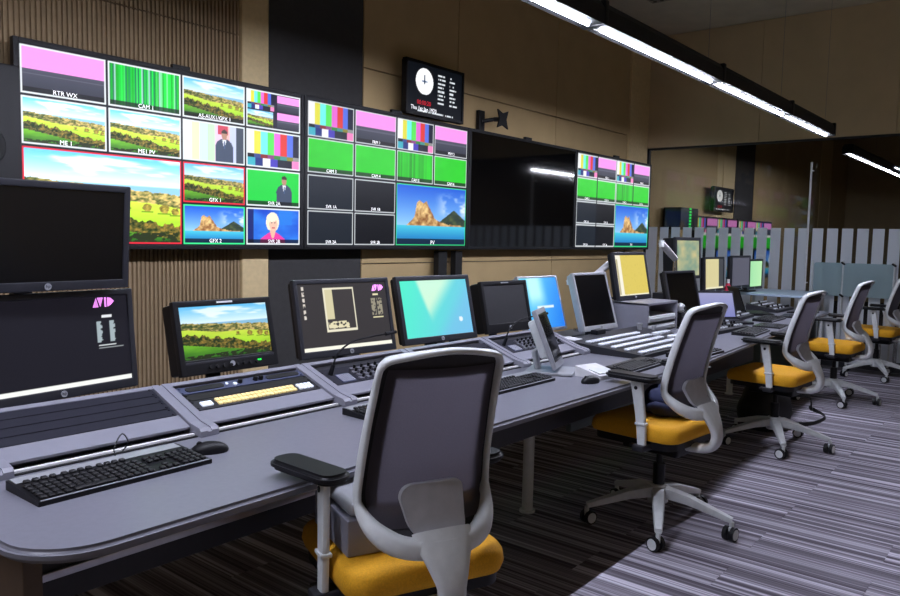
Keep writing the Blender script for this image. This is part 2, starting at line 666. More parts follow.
WB = (222, 228, 232)
GB = (60, 226, 140)
RB = (226, 40, 60)
big_land = lambda u, v: p_land(u, v, 1.12)
MV1 = multiview([
    (0, 0, 1, 1, p_pink, WB, 1), (1, 0, 1, 1, p_stripes, WB, 1), (2, 0, 1, 1, p_land, WB, 1), (3, 0, 1, 1, p_quad, WB, 0),
    (0, 1, 1, 1, big_land, WB, 0), (1, 1, 1, 1, big_land, WB, 0), (2, 1, 1, 1, p_manbars, WB, 0), (3, 1, 1, 1, p_bars, WB, 0),
    (0, 2, 2, 2, big_land, RB, 0), (2, 2, 1, 1, p_land, RB, 0), (3, 2, 1, 1, p_mangreen, WB, 1),
    (2, 3, 1, 1, p_island, GB, 1), (3, 3, 1, 1, p_anchor, WB, 1)])
MV2 = multiview([
    (0, 0, 1, 1, p_bars, WB, 0), (1, 0, 1, 1, p_pink, WB, 1), (2, 0, 1, 1, p_bars, WB, 0), (3, 0, 1, 1, p_pink, WB, 1),
    (0, 1, 1, 1, p_green, WB, 1), (1, 1, 1, 1, p_green, WB, 1), (2, 1, 1, 1, p_gstripes, WB, 1), (3, 1, 1, 1, p_green, WB, 1),
    (0, 2, 1, 1, p_dark, WB, 0), (1, 2, 1, 1, p_black, WB, 0), (0, 3, 1, 1, p_dark, WB, 0), (1, 3, 1, 1, p_black, WB, 0),
    (2, 2, 2, 2, p_island, GB, 1)])


def screen(name, w, h, nx, ny, fn, parent, loc, gain=1.0):
    """flat lit screen in the local XZ plane facing -Y, centred on loc"""
    us = np.linspace(0, 1, nx+1); vs = np.linspace(0, 1, ny+1)
    U, V = np.meshgrid(us, vs)
    rgb = slin(fn(U, V))*gain
    co = np.stack([(U-.5)*w, np.zeros_like(U), (V-.5)*h], -1).reshape(-1, 3)
    i = np.arange(ny)[:, None]*(nx+1)+np.arange(nx)[None, :]
    faces = np.stack([i, i+1, i+nx+2, i+nx+1], -1).reshape(-1, 4)
    me = bpy.data.meshes.new(name)
    nv, nf = len(co), len(faces)
    me.vertices.add(nv); me.vertices.foreach_set('co', co.ravel())
    me.loops.add(nf*4); me.loops.foreach_set('vertex_index', faces.ravel().astype(np.int32))
    me.polygons.add(nf); me.polygons.foreach_set('loop_start', np.arange(0, nf*4, 4, dtype=np.int32))
    me.update(calc_edges=True)
    at = me.color_attributes.new('picture', 'FLOAT_COLOR', 'POINT')
    at.data.foreach_set('color', np.concatenate([rgb.reshape(-1, 3), np.ones((nv, 1))], 1).ravel())
    me.materials.append(M_SCREEN)
    o = bpy.data.objects.new(name, me)
    COL.objects.link(o)
    o.parent = parent
    o.location = loc
    return o


# ------------------------------------------------------------------ the room
WY = 4.45          # display wall
EX = 9.48          # glass end wall
CZ = 4.05          # ceiling
X0, Y0 = -2.2, -3.2

bm = newbm(); box(bm, ((X0+EX)/2, (Y0+WY)/2, -0.06), (EX-X0+.4, WY-Y0+.4, 0.1))
floor = struct(finish(bm, 'floor', M_SUBFLOOR, smooth=False))
# carpet planks laid in offset rows, stripes along their length
bm = newbm(); box(bm, (0, 0, 0), (0.2485, 0.9985, 0.01))
pl = finish(bm, 'carpet_plank', M_CARPET, floor, smooth=False)
first = True
rnd = random.Random(3)
nxp = int((EX-0.5)/0.25)
for ix in range(nxp):
    off = 0.5 if ix % 2 else 0.0
    for iy in range(-1, 5):
        x = 0.62+ix*0.25; y = iy*1.0-0.45+off
        if y-0.5 > WY or x > EX-0.1 or y+.5 < -0.2 or (y-.5 > 2.9):
            continue
        if first:
            o = pl; first = False
        else:
            o = pl.copy(); COL.objects.link(o); o.parent = floor
        o.location = (x, y, -0.005)
        if rnd.random() < .5:
            o.rotation_euler = (0, 0, math.pi)

# ceiling with a field of perforated tiles by the end wall
bm = newbm(); box(bm, ((X0+EX)/2, (Y0+WY)/2, CZ+0.1), (EX-X0+.4, WY-Y0+.4, 0.2))
ceiling = struct(finish(bm, 'ceiling', M_CEIL, smooth=False))
for tx in range(3):
    for ty in range(3):
        bm = newbm()
        box(bm, (0, 0, 0), (0.58, 0.58, 0.012))
        for a in range(7):
            for b in range(7):
                cyl(bm, (-.24+a*.08, -.24+b*.08, -0.0075), (-.24+a*.08, -.24+b*.08, -0.006), 0.024, seg=8, mi=1)
        finish(bm, 'ceiling_tile', [M_PERF, M_HOLE], ceiling, smooth=False, loc=(6.6+tx*.6, 2.3+ty*.6, CZ-0.006))

# display wall: core + ribbed panels, column, dark panel, beige panels, end column
bm = newbm(); box(bm, ((X0+EX)/2, WY+0.15, CZ/2), (EX-X0+.4, 0.2, CZ))
wall_back = struct(finish(bm, 'wall_back', M_GREYWALL, smooth=False))


def ribbed(x0, x1, z0, z1):
    bm = newbm()
    p = 0.028
    n = int((x1-x0)/p)
    p = (x1-x0)/n
    prof = []
    for i in range(n):
        a = x0+i*p
        prof += [(a, WY+.014), (a+.34*p, WY+.014), (a+.44*p, WY), (a+.90*p, WY)]
    prof.append((x1, WY+.014))
    A = [bm.verts.new((x, y, z0)) for x, y in prof]
    B = [bm.verts.new((x, y, z1)) for x, y in prof]
    for i in range(len(prof)-1):
        bm.faces.new((A[i], A[i+1], B[i+1], B[i]))
    # closing faces at the back so the sheet has a body
    C = [bm.verts.new(c) for c in ((x0, WY+.05, z0), (x1, WY+.05, z0), (x1, WY+.05, z1), (x0, WY+.05, z1))]
    bm.faces.new((A[0], B[0], C[3], C[0])); bm.faces.new((A[-1], C[1], C[2], B[-1]))
    bm.faces.new([C[0], C[1]]+A[::-1]); bm.faces.new([C[3]]+B+[C[2]])
    o = finish(bm, 'ribbed_panel', M_RIB, wall_back, smooth=False)
    o['kind'] = 'stuff'


SEAM = 2.73
for z0, z1 in ((0.0, SEAM-.004), (SEAM+.004, CZ)):
    ribbed(X0, 3.125, z0, z1)


def panel(name, x0, x1, z0, z1, y0, y1, m, bev=0.004):
    bm = newbm(); box(bm, ((x0+x1)/2, (y0+y1)/2, (z0+z1)/2), (x1-x0, y1-y0, z1-z0), bev=bev)
    return finish(bm, name, m, wall_back)


panel('wall_column', 3.13, 3.36, 0, CZ, WY-0.02, WY+.06, M_COLUMN, 0.02)
panel('dark_panel', 3.37, 4.28, 0, CZ, WY-0.0, WY+.06, M_DARKPANEL)
for x0, x1 in ((4.29, 5.478), (5.486, 7.2), (7.208, 8.93)):
    for z0, z1 in ((0, 1.16), (1.168, SEAM-.004), (SEAM+.004, CZ)):
        panel('beige_panel', x0, x1, z0, z1, WY, WY+.06, M_BEIGE)
panel('wall_column', 8.935, EX-.01, 0, CZ, WY-0.03, WY+.06, M_COLUMN, 0.01)

# rest of the shell
bm = newbm(); box(bm, (X0-.1, (Y0+WY)/2, CZ/2), (0.2, WY-Y0+.4, CZ))
struct(finish(bm, 'wall_left', M_WALL, smooth=False))
bm = newbm(); box(bm, ((X0+EX)/2, Y0-.1, CZ/2), (EX-X0+.4, 0.2, CZ))
struct(finish(bm, 'wall_front', M_WALL, smooth=False))

# end wall: plaster above the glazing
GT = 2.62
bm = newbm(); box(bm, (EX+.06, (Y0+WY)/2, (GT+CZ)/2), (0.12, WY-Y0+.4, CZ-GT))
wall_right = struct(finish(bm, 'wall_right', M_WALL, smooth=False))
for y0, y1 in ((3.0, WY-.01), (1.55, 2.992), (0.1, 1.542), (-1.35, 0.092), (Y0, -1.358)):
    bm = newbm(); box(bm, (EX-.006, (y0+y1)/2, (GT+CZ)/2), (0.016, y1-y0, CZ-GT-.01), bev=.002)
    finish(bm, 'plaster_panel', M_WALL, wall_right)
# glazing with strips of frosted film
bm = newbm(); box(bm, (EX+.05, (Y0+WY)/2, GT/2), (0.012, WY-Y0, GT))
window_1 = struct(finish(bm, 'window_1', M_GLASS, smooth=False))
bm = newbm(); box(bm, (EX+.05, (Y0+WY)/2, 0.03), (0.05, WY-Y0, 0.06))
box(bm, (EX+.05, (Y0+WY)/2, GT-.012), (0.05, WY-Y0, 0.025))
box(bm, (EX+.05, WY-.02, GT/2), (0.05, 0.04, GT))
finish(bm, 'window_frame', M_DARKMET, window_1, smooth=False)
bm = newbm(); box(bm, (0, 0, 0), (0.003, 0.116, 1.47))
strip = None
for i in range(-3, 22):
    y = 4.0076-(i-2)*0.1565 - 0.0 + 0.0
    if strip is None:
        strip = finish(bm, 'frosted_strip', M_FROST, window_1, smooth=False); o = strip
    else:
        o = strip.copy(); COL.objects.link(o); o.parent = window_1
    if y > WY-.05:
        y = WY-.06-.0
    o.location = (EX+.041, y, 0.85)
# slim silver pull bar on the glazing
bm = newbm(); cyl(bm, (EX-.06, 2.37, 0.86), (EX-.06, 2.37, 2.34), 0.012, seg=10)
for z in (0.95, 2.25):
    cyl(bm, (EX-.06, 2.37, z), (EX+.045, 2.37, z), 0.008, seg=8)
o = finish(bm, 'pull_bar', M_WHITE); o.parent = window_1

# ------------------------------------------------------------------ the next room behind the glass
NX = 21.0
bm = newbm(); box(bm, ((EX+NX)/2+.1, (Y0+WY)/2, -0.06), (NX-EX, WY-Y0+.4, 0.1))
struct(finish(bm, 'floor_next_room', M_SUBFLOOR, smooth=False))
bm = newbm(); box(bm, ((EX+NX)/2+.1, (Y0+WY)/2, CZ+.1), (NX-EX, WY-Y0+.4, 0.2))
struct(finish(bm, 'ceiling_next_room', M_CEIL, smooth=False))
bm = newbm(); box(bm, ((EX+NX)/2+.1, WY+.15, CZ/2), (NX-EX, 0.2, CZ))
wall_next = struct(finish(bm, 'wall_next_room', M_GREYWALL, smooth=False))
for n, x0, x1, m in (('beige_panel', EX+.14, 12.08, M_BEIGE), ('wall_column', 12.1, 12.34, M_COLUMN), ('wall_column', 12.38, 12.92, M_COLUMN),
                     ('dark_panel', 12.95, 13.9, M_DARKPANEL), ('beige_panel', 13.92, 18.4, M_BEIGE), ('wall_column', 18.45, 19.4, M_COLUMN), ('beige_panel', 19.44, NX, M_BEIGE)):
    bm = newbm(); box(bm, ((x0+x1)/2, WY+.02, CZ/2), (x1-x0, 0.06, CZ-.01), bev=.004)
    finish(bm, n, m, wall_next)
bm = newbm(); box(bm, (NX+.1, (Y0+WY)/2, CZ/2), (0.2, WY-Y0+.4, CZ))
struct(finish(bm, 'wall_next_room_end', M_WALL, smooth=False))
bm = newbm(); box(bm, ((EX+NX)/2+.1, Y0-.1, CZ/2), (NX-EX, 0.2, CZ))
struct(finish(bm, 'wall_next_room_front', M_WALL, smooth=False))


# ------------------------------------------------------------------ lamps
def linear_light(name, y, z, joints, m_tube, label):
    root = empty(name, (joints[0], y, z))
    tag(root, label, 'ceiling light')
    a0 = joints[0]
    for a, b in zip(joints[:-1], joints[1:]):
        L = b-a
        bm = newbm()
        # open channel: roof, two cheeks, end blocks
        prof = [(-.062, .0), (-.062, .075), (-.04, .11), (.04, .11), (.062, .075), (.062, .0), (.024, .0), (.022, .022), (-.022, .022), (-.024, .0)]
        prism(bm, prof, 0.012, L-.012, plane='YZ')
        for x in (0.035, L-.035):
            box(bm, (x, 0, .02), (0.05, 0.05, 0.035), bev=.004)
        h = finish(bm, 'light_housing', M_BLACKM, root, loc=(a-a0, 0, 0), angle=25)
        bm = newbm()
        cyl(bm, (0.065, 0, -0.002), (L-.065, 0, -0.002), 0.0085, seg=14)
        finish(bm, 'light_tube' if b > 2.6 else 'light_tube_offscreen', m_tube, h)
        bm = newbm()
        box(bm, (L, 0, .055), (0.04, 0.136, 0.12), bev=.008)
        finish(bm, 'joint_block', M_BLACK, h)
        for cx in (L-.12,):
            bm = newbm()
            cyl(bm, (cx, 0, .1), (cx, 0, CZ-z-.002), 0.0013, seg=5)
            finish(bm, 'suspension_cable', M_KNOB, h)
    return root


linear_light('linear_light', 1.84, 2.42, [-1.40, 0.16, 1.72, 3.30, 4.88, 6.42, 7.80], M_TUBE,
             'long black suspended linear light with white tubes over the main desk')
linear_light('linear_light', 2.08, 2.46, [9.78, 11.5, 13.2, 14.9], M_TUBE2,
             'black suspended linear light seen through the glass partition')


# ------------------------------------------------------------------ video wall
W = 1.86
H = W*9/16
DX, DY, DZ = 0.8902*W, 2.3016*W, 1.4-0.0467*W
PITCH = W*1.0305


def display(i, fn, nx, ny, label, texts=()):
    x = DX+i*PITCH+W/2
    root = empty('video_display', (x, DY, DZ+H/2))
    tag(root, label, 'display', 'video wall displays')
    bz = (PITCH-W)/2-.002
    bm = newbm()
    # frame around the screen and a body behind
    for sx in (-1, 1):
        box(bm, (sx*(W/2+bz/2), .015, 0), (bz, 0.045, H+2*bz), bev=.003)
        box(bm, (0, .015, sx*(H/2+bz/2)), (W, 0.045, bz), bev=.003)
    finish(bm, 'bezel', M_BLACK, root)
    bm = newbm(); box(bm, (0, .045, 0), (W+.01, 0.06, H+.01), bev=.01)
    finish(bm, 'rear_housing', M_BLACKM, root)
    bm = newbm(); box(bm, (-.4, .115, 0), (0.08, 0.09, 0.6)); box(bm, (.4, .115, 0), (0.08, 0.09, 0.6)); box(bm, (0, .13, .1), (1.1, 0.06, 0.08))
    finish(bm, 'wall_mount', M_DARKMET, root, smooth=False)
    bm = newbm(); box(bm, (0.0, .01, H/2+bz+.012), (0.12, 0.03, 0.025), bev=.004)
    finish(bm, 'top_clip', M_BLACK, root)
    if fn:
        s = screen('screen', W, H, nx, ny, fn, root, (0, -.001, 0), 1.15 if i == 0 else 1.0)
        for body, c, r, cw, rh, size in texts:
            tx = (c+cw/2)/4*W-W/2
            tz = H/2-(r+rh)/4*H+0.028*(1 if rh == 1 else 1.1)
            text_mesh('tile_label', body, size, M_TXT, s, (tx, -.003, tz))
    else:
        bm = newbm(); box(bm, (0, .004, 0), (W, 0.01, H))
        finish(bm, 'screen', M_OFFG, root, smooth=False)
    return root


T1 = [('RTR WX', 0, 0, 1, 1, .034), ('CAM 1', 1, 0, 1, 1, .034), ('AS-AUX1/GFX 1', 2, 0, 1, 1, .034), ('ME 1', 0, 1, 1, 1, .034), ('ME1 PV', 1, 1, 1, 1, .034),
      ('GFX 1', 2, 2, 1, 1, .034), ('GFX 2', 2, 3, 1, 1, .034), ('SVR 2A', 3, 2, 1, 1, .034), ('SVR 2B', 3, 3, 1, 1, .034)]
T2 = [('CAM 3', 0, 1, 1, 1, .034), ('CAM 4', 1, 1, 1, 1, .034), ('CAM 5', 2, 1, 1, 1, .034), ('CAM 6', 3, 1, 1, 1, .034), ('SVR 1A', 0, 2, 1, 1, .034), ('SVR 1B', 1, 2, 1, 1, .034),
      ('SVR 2A', 0, 3, 1, 1, .034), ('SVR 2B', 1, 3, 1, 1, .034), ('FRM 1', 1, 0, 1, 1, .034), ('FRM 2', 3, 0, 1, 1, .034), ('PV', 2, 2, 2, 2, .05)]
display(0, MV1, 420, 236, 'wall display of landscapes with a large red-bordered field picture', T1)
display(1, MV2, 300, 170, 'wall display of green tiles beside the switched-off display, under the clock monitor', T2)
display(2, None, 0, 0, 'switched-off black wall display between two lit multiview displays')
display(3, MV2, 170, 96, 'wall display of green tiles at the glass partition, beside the bright column', T2)

# black mounting posts below the displays
for x, lab in ((5.19, 'black floor post under the displays, standing beside its thinner twin'), (5.42, 'thinner black floor post under the displays')):
    root = empty('display_post', (x, 4.37, 0)); tag(root, lab, 'post')
    bm = newbm(); w_ = 0.12 if x < 5.3 else 0.10
    box(bm, (0, 0, .64), (w_, 0.06, 1.26), bev=.004)
    finish(bm, 'upright', M_BLACKM, root)
    bm = newbm(); box(bm, (0, 0, .01), (w_+.12, 0.14, 0.02), bev=.004)
    finish(bm, 'base_plate', M_BLACKM, root)

# black loudspeaker by the first display
root = empty('loudspeaker', (1.43, 4.27, 1.6)); tag(root, 'black box loudspeaker on the ribbed wall beside the landscape display', 'speaker')
bm = newbm(); box(bm, (0, 0, .3), (0.36, 0.26, 0.62), bev=.01); finish(bm, 'cabinet', M_BLACK, root)
bm = newbm(); cyl(bm, (0, -.125, .2), (0, -.138, .2), 0.11, 0.1, 20); finish(bm, 'woofer', M_BLACKM, root)
bm = newbm(); cyl(bm, (0, -.125, .46), (0, -.138, .46), 0.05, 0.045, 16); finish(bm, 'tweeter', M_BLACKM, root)
bm = newbm(); box(bm, (0, .14, .3), (0.1, 0.06, 0.2)); finish(bm, 'wall_bracket', M_DARKMET, root, smooth=False)


# clock monitors
def p_clock(u, v):
    img = const(u, (10, 14, 20))
    d = ((u-.30)/.155)**2+((v-.66)/.27)**2
    put(img, d < 1, np.array((248, 250, 252.)))
    put(img, (np.abs(u-.30) < .007) & (v > .60) & (v < .80), np.array((40, 60, 90.)))
    put(img, (np.abs(v-.66) < .012) & (np.abs(u-.30) < .05), np.array((40, 90, 150.)))
    put(img, ((u-.30)/.02)**2+((v-.66)/.034)**2 < 1, np.array((40, 60, 90.)))
    put(img, (np.abs(v-.045) < .014) & (u > .17) & (u < .84) & (vnoise(u*90, u*0, 9) > .25), np.array((214, 220, 226.)))
    rs = np.random.RandomState(2)
    for k in range(8):
        vv = .86-k*.083
        for a, b in ((.54, .54+.1+.08*rs.rand()), (.76, .80+.14*rs.rand())):
            m = (np.abs(v-vv) < .017) & (u > a) & (u < b)
            put(img, m & (vnoise(u*70, v*0+k, k) > .28), np.array((214, 220, 226.)))
    return img


def clock_monitor(loc, w, h, label, yaw=0):
    root = empty('clock_monitor', loc, yaw); tag(root, label, 'monitor')
    bm = newbm()
    for s in (-1, 1):
        box(bm, (s*(w/2-.012), .012, h/2), (0.024, 0.05, h), bev=.004)
        box(bm, (0, .012, h/2+s*(h/2-.012)), (w, 0.05, 0.024), bev=.004)
    finish(bm, 'bezel', M_BLACK, root)
    bm = newbm(); box(bm, (0, .03, h/2), (w-.02, 0.05, h-.02), bev=.006); finish(bm, 'rear_housing', M_BLACKM, root)
    s = screen('screen', w-.048, h-.048, 150, 90, p_clock, root, (0, -.001, h/2))
    text_mesh('screen_text', '00:00:20', .052, M_TXTR, s, (-.15, -.003, -.115))
    text_mesh('screen_text', 'Thu 1st Jan 1970', .048, M_TXT, s, (-.15, -.003, -.165))
    bm = newbm(); box(bm, (0, .1, h/2), (0.1, 0.12, 0.12)); finish(bm, 'wall_bracket', M_DARKMET, root, smooth=False)
    return root


clock_monitor((4.985, 4.29, 2.405), 0.76, 0.45, 'black clock monitor with round white dial mounted above the displays')
clock_monitor((12.0, 4.29, 1.88), 0.86, 0.38, 'clock monitor with white dial in the room behind the glass')

# empty star-shaped monitor bracket
root = empty('wall_bracket', (5.86, 4.44, 2.5)); tag(root, 'empty black star-shaped monitor bracket on the beige wall above the displays', 'bracket')
bm = newbm(); box(bm, (-.06, -.02, 0), (0.09, 0.04, 0.2), bev=.006); finish(bm, 'wall_plate', M_BLACK, root)
bm = newbm(); cyl(bm, (-.06, -.04, 0), (.02, -.12, 0.02), 0.02, seg=8); cyl(bm, (.02, -.12, .02), (.06, -.185, .02), 0.022, seg=8); finish(bm, 'arm', M_BLACK, root)
bm = newbm()
star = []
for k in range(8):
    a = R(45*k+22.5*2); r_ = .12 if k % 2 == 0 else .055
    star.append((.06+r_*math.cos(a), .02+r_*math.sin(a)))
prism(bm, star, -.20, -.185, plane='XZ')
finish(bm, 'mounting_star', M_BLACK, root, smooth=False)

# things in the next room
for i, x in enumerate((11.82, 13.68)):
    root = empty('video_display', (x, 4.33, 1.28)); tag(root, ('multiview display behind the glass, under the clock monitor', 'multiview display behind the glass, beyond the one under the clock')[i], 'display', 'displays in the next room')
    bm = newbm(); box(bm, (0, 0, 0), (1.82, 0.06, 1.02), bev=.006); finish(bm, 'rear_housing', M_BLACK, root)
    screen('screen', 1.78, 0.98, 80, 46, MV2, root, (0, -.032, 0), 0.8)
    bm = newbm(); box(bm, (0, .06, 0), (0.6, 0.08, 0.4)); finish(bm, 'wall_mount', M_DARKMET, root, smooth=False)
root = empty('loudspeaker', (10.33, 4.28, 1.57)); tag(root, 'dark loudspeaker with glowing green meter reflection behind the glass', 'speaker')
bm = newbm(); box(bm, (0, 0, .15), (0.62, 0.26, 0.3), bev=.01); finish(bm, 'cabinet', M_BLACK, root)
bm = newbm()
for k in range(14):
    box(bm, (.0, -.135, -.26+k*.042), (0.05, 0.012, 0.024))
finish(bm, 'meter_reflection', M_LEDG, root, smooth=False)  # glowing blocks stand in for a meter's reflection in the glass
bm = newbm(); box(bm, (0, .13, .1), (0.1, 0.08, 0.14)); box(bm, (0, -.12, -.1), (0.07, 0.02, 0.42)); finish(bm, 'wall_bracket', M_DARKMET, root, smooth=False)

# ------------------------------------------------------------------ main desk
FY = 1.555      # front edge
DT = 0.73       # top height
DE = 8.25       # far end
desk = empty('control_desk', (0.6, FY, 0))
tag(desk, 'long grey control room desk with rounded end under all the monitors', 'desk')


def loc_desk(x, y, z=0):
    return (x-0.6, y-FY, z)


bm = newbm()
pts = [(0.60, 2.85), (0.60, FY+.2)]
for k in range(9):
    a = R(180+90*k/8)
    pts.append((0.60+.17+.17*math.cos(a), FY+.17+.17*math.sin(a)))
pts += [(4.2, FY), (5.2, FY+.065), (6.1, FY+.13), (DE, FY+.27), (DE, 2.85)]
prism(bm, [loc_desk(x, y)[:2] for x, y in pts], DT-.032, DT)
bmesh.ops.bevel(bm, geom=[e for e in bm.edges if abs(e.verts[0].co.z-e.verts[1].co.z) < 1e-5], offset=.011, segments=3, affect='EDGES')
finish(bm, 'desk_top', [M_DESK], desk)
bm = newbm()
box(bm, loc_desk((0.725+6.0)/2, FY+.31, DT-.135), (5.27, 0.03, 0.205), bev=.004); box(bm, loc_desk((6.0+DE)/2, FY+.52, DT-.115), (DE-6.2, 0.03, 0.165), bev=.004)
finish(bm, 'apron', M_DARKMET, desk)
bm = newbm()
box(bm, loc_desk((0.8+DE)/2, FY+.70, DT-.17), (DE-1.0, 0.4, 0.03)); box(bm, loc_desk((0.8+6)/2, FY+.50, DT-.12), (5.0, 0.02, 0.12))
finish(bm, 'cable_tray', M_BLACKM, desk, smooth=False)
bm = newbm(); box(bm, loc_desk((0.8+8.2)/2, 3.12, 0.565), (7.4, 0.53, 0.03), bev=.003); finish(bm, 'added_shade_shelf', M_DARKMET, desk)  # unseen shelf, added to keep light off the floor under the desk
bm = newbm(); box(bm, loc_desk(1.25, FY+.285, 0.568), (1.1, 0.012, 0.02), bev=.003); finish(bm, 'apron_rail', M_ALU, desk)
bm = newbm(); box(bm, loc_desk(0.70, FY+.72, (DT-.032)/2), (0.045, 0.95, DT-.034), bev=.004); finish(bm, 'end_panel', M_BROWN, desk)
bm = newbm(); box(bm, loc_desk(DE-.1, FY+.82, (DT-.032)/2), (0.045, 0.9, DT-.034), bev=.004); finish(bm, 'end_panel', M_TEALPANEL, desk)
for x in (3.19, 5.2, 7.0):
    for y in (2.07, 2.36):
        bm = newbm(); cyl(bm, loc_desk(x, y, 0), loc_desk(x, y, DT-.03), 0.028, seg=14)
        cyl(bm, loc_desk(x, y, 0), loc_desk(x, y, 0.012), 0.04, seg=14)
        finish(bm, 'leg', M_LGREY, desk)
for x0, x1 in ((3.45, 4.15), (5.35, 5.95)):
    bm = newbm(); box(bm, loc_desk((x0+x1)/2, FY+.44, DT-.2), (x1-x0, 0.03, 0.30), bev=.004); finish(bm, 'modesty_panel', M_TEALPANEL, desk)

# ------------------------------------------------------------------ console turret on the desk
BARS_X = [0.76, 1.39, 2.02, 2.65, 3.27, 3.90]
CF, CR, CFZ, CRZ = 2.20, 2.455, 0.750, 0.848     # front/rear of the sloped face
SL = math.atan2(CRZ-CFZ, CR-CF)
SLEN = math.hypot(CR-CF, CRZ-CFZ)
cons = empty('console_turret', (0.7, CF, DT))
tag(cons, 'sloped grey equipment console running along the back of the desk', 'console')


def lc(x, y, z):
    return (x-0.7, y-CF, z-DT)


bm = newbm()
prof = [(CF+.045, DT), (CF+.045, CFZ+.006), (CR, CRZ-.012), (CR+.06, CRZ-.012), (CR+.06, DT)]
prism(bm, [(y-CF, z-DT) for y, z in prof], 0.0, BARS_X[-1]-.7+.03, plane='YZ')
finish(bm, 'turret_body', M_DARKMET, cons, smooth=False)
RX = Matrix.Rotation(SL, 3, 'X')


def on_slope(x, t, lift=0.0):
    """point on the sloped face, t metres up from its front edge"""
    return lc(x, CF+t*math.cos(SL)-lift*math.sin(SL), CFZ+t*math.sin(SL)+lift*math.cos(SL))


for x in BARS_X:
    bm = newbm()
    w2 = .034
    prof = [(CF-.055, DT+.001), (CF-.055, DT+.020), (CF-.045, DT+.030), (CF+.012, CFZ+.020), (CR, CRZ+.010), (CR+.012, CRZ-.004), (CF+.06, CFZ+.004), (CF+.045, DT+.001)]
    prism(bm, [(y-CF, z-DT) for y, z in prof], x-.7-w2, x-.7-.007, plane='YZ')
    prism(bm, [(y-CF, z-DT) for y, z in prof], x-.7+.007, x-.7+w2, plane='YZ')
    prism(bm, [(y-CF, z-DT-(.004 if z > DT+.01 else 0)) for y, z in prof], x-.7-.0075, x-.7+.0075, plane='YZ')
    o = finish(bm, 'divider_bar', M_CONS, cons, smooth=False)
for a, b in zip(BARS_X[:-1], BARS_X[1:]):
    xm, w_ = (a+b)/2, b-a-.07
    # front plate, top trim, white strip and trough
    bm = newbm(); box(bm, (0, 0, 0), (w_, 0.075, 0.012), bev=.003)
    finish(bm, 'front_plate', M_CONS, cons, loc=on_slope(xm, .045, 0), rot=(SL, 0, 0))
    bm = newbm(); box(bm, (0, 0, 0), (w_+.06, 0.022, 0.016), bev=.003)
    finish(bm, 'top_trim', M_CONS, cons, loc=on_slope(xm, SLEN-.005, 0), rot=(SL, 0, 0))
    bm = newbm(); box(bm, (0, 0, 0), (w_, 0.014, 0.008), bev=.001)
    finish(bm, 'white_strip', M_WSTRIP, cons, loc=lc(xm, CF-.014, DT+.005))
    bm = newbm(); box(bm, (0, 0, 0), (w_, 0.014, 0.003))
    finish(bm, 'rubber_strip', M_BLACKM, cons, smooth=False, loc=lc(xm, CF-.032, DT+.002))


def rack_plate(x, t, depth, m, name='rack_panel', w_=0.555):
    bm = newbm(); box(bm, (0, 0, 0), (w_, depth-.003, 0.010), bev=.0025)
    for sx in (-1, 1):
        for k in (-.3, .3):
            cyl(bm, (sx*(w_/2-.012), k*depth, .005), (sx*(w_/2-.012), k*depth, .008), 0.005, seg=8)
    return finish(bm, name, m, cons, loc=on_slope(x, t, .0), rot=(SL, 0, 0))


T0 = 0.085
U = 0.0445
mid = [(a+b)/2 for a, b in zip(BARS_X[:-1], BARS_X[1:])]
# bay 1: blank ribbed vent panels
for k in range(4):
    o = rack_plate(mid[0], T0+U*(k+.5), U, M_RACK, 'vent_panel')
# bay 2: speaker unit, blank, lit button panel
pnl = rack_plate(mid[1], T0+U*.5+.012, U+.02, M_DARKMET, 'button_panel')
bm = newbm()
for k in range(19):
    for r_ in range(2):
        box(bm, (-.175+k*.0185, -.012+r_*.021, .008), (0.0155, 0.017, 0.008), bev=.002)
finish(bm, 'lit_buttons', M_BTNY, pnl)['kind'] = 'stuff'
bm = newbm()
for k in range(4):
    for r_ in range(2):
        box(bm, (.19+k*.018, -.010+r_*.019, .008), (0.014, 0.015, 0.008), bev=.002)
finish(bm, 'white_buttons', M_BTNW, pnl)['kind'] = 'stuff'
bm = newbm(); box(bm, (-.225, -.004, .008), (0.045, 0.026, 0.008), bev=.003)
finish(bm, 'display_key', M_BTNW, pnl)
rack_plate(mid[1], T0+U*1.5+.02, U*.95, M_BLACKM, 'blank_panel')
pnl = rack_plate(mid[1], T0+U*2.55+.02, U*1.05, M_RACKBLUE, 'speaker_panel')
for sx in (-.17, .18):
    bm = newbm(); prism(bm, rpoly(-.078, .078, -.014, .014, .012), .004, .0075)
    finish(bm, 'speaker_grille', M_BLACKM, pnl, loc=(sx, 0, 0))
for kx in (-.02, .05, .075):
    bm = newbm(); cyl(bm, (kx, 0, .004), (kx, 0, .02), .010, .008, 12); finish(bm, 'knob', M_BLACK, pnl)
bm = newbm(); cyl(bm, (-.045, -.006, .004), (-.045, -.006, .009), .008, seg=10); cyl(bm, (-.075, .004, .004), (-.075, .004, .008), .006, seg=10); finish(bm, 'indicator_lamp', M_BTNW, pnl)


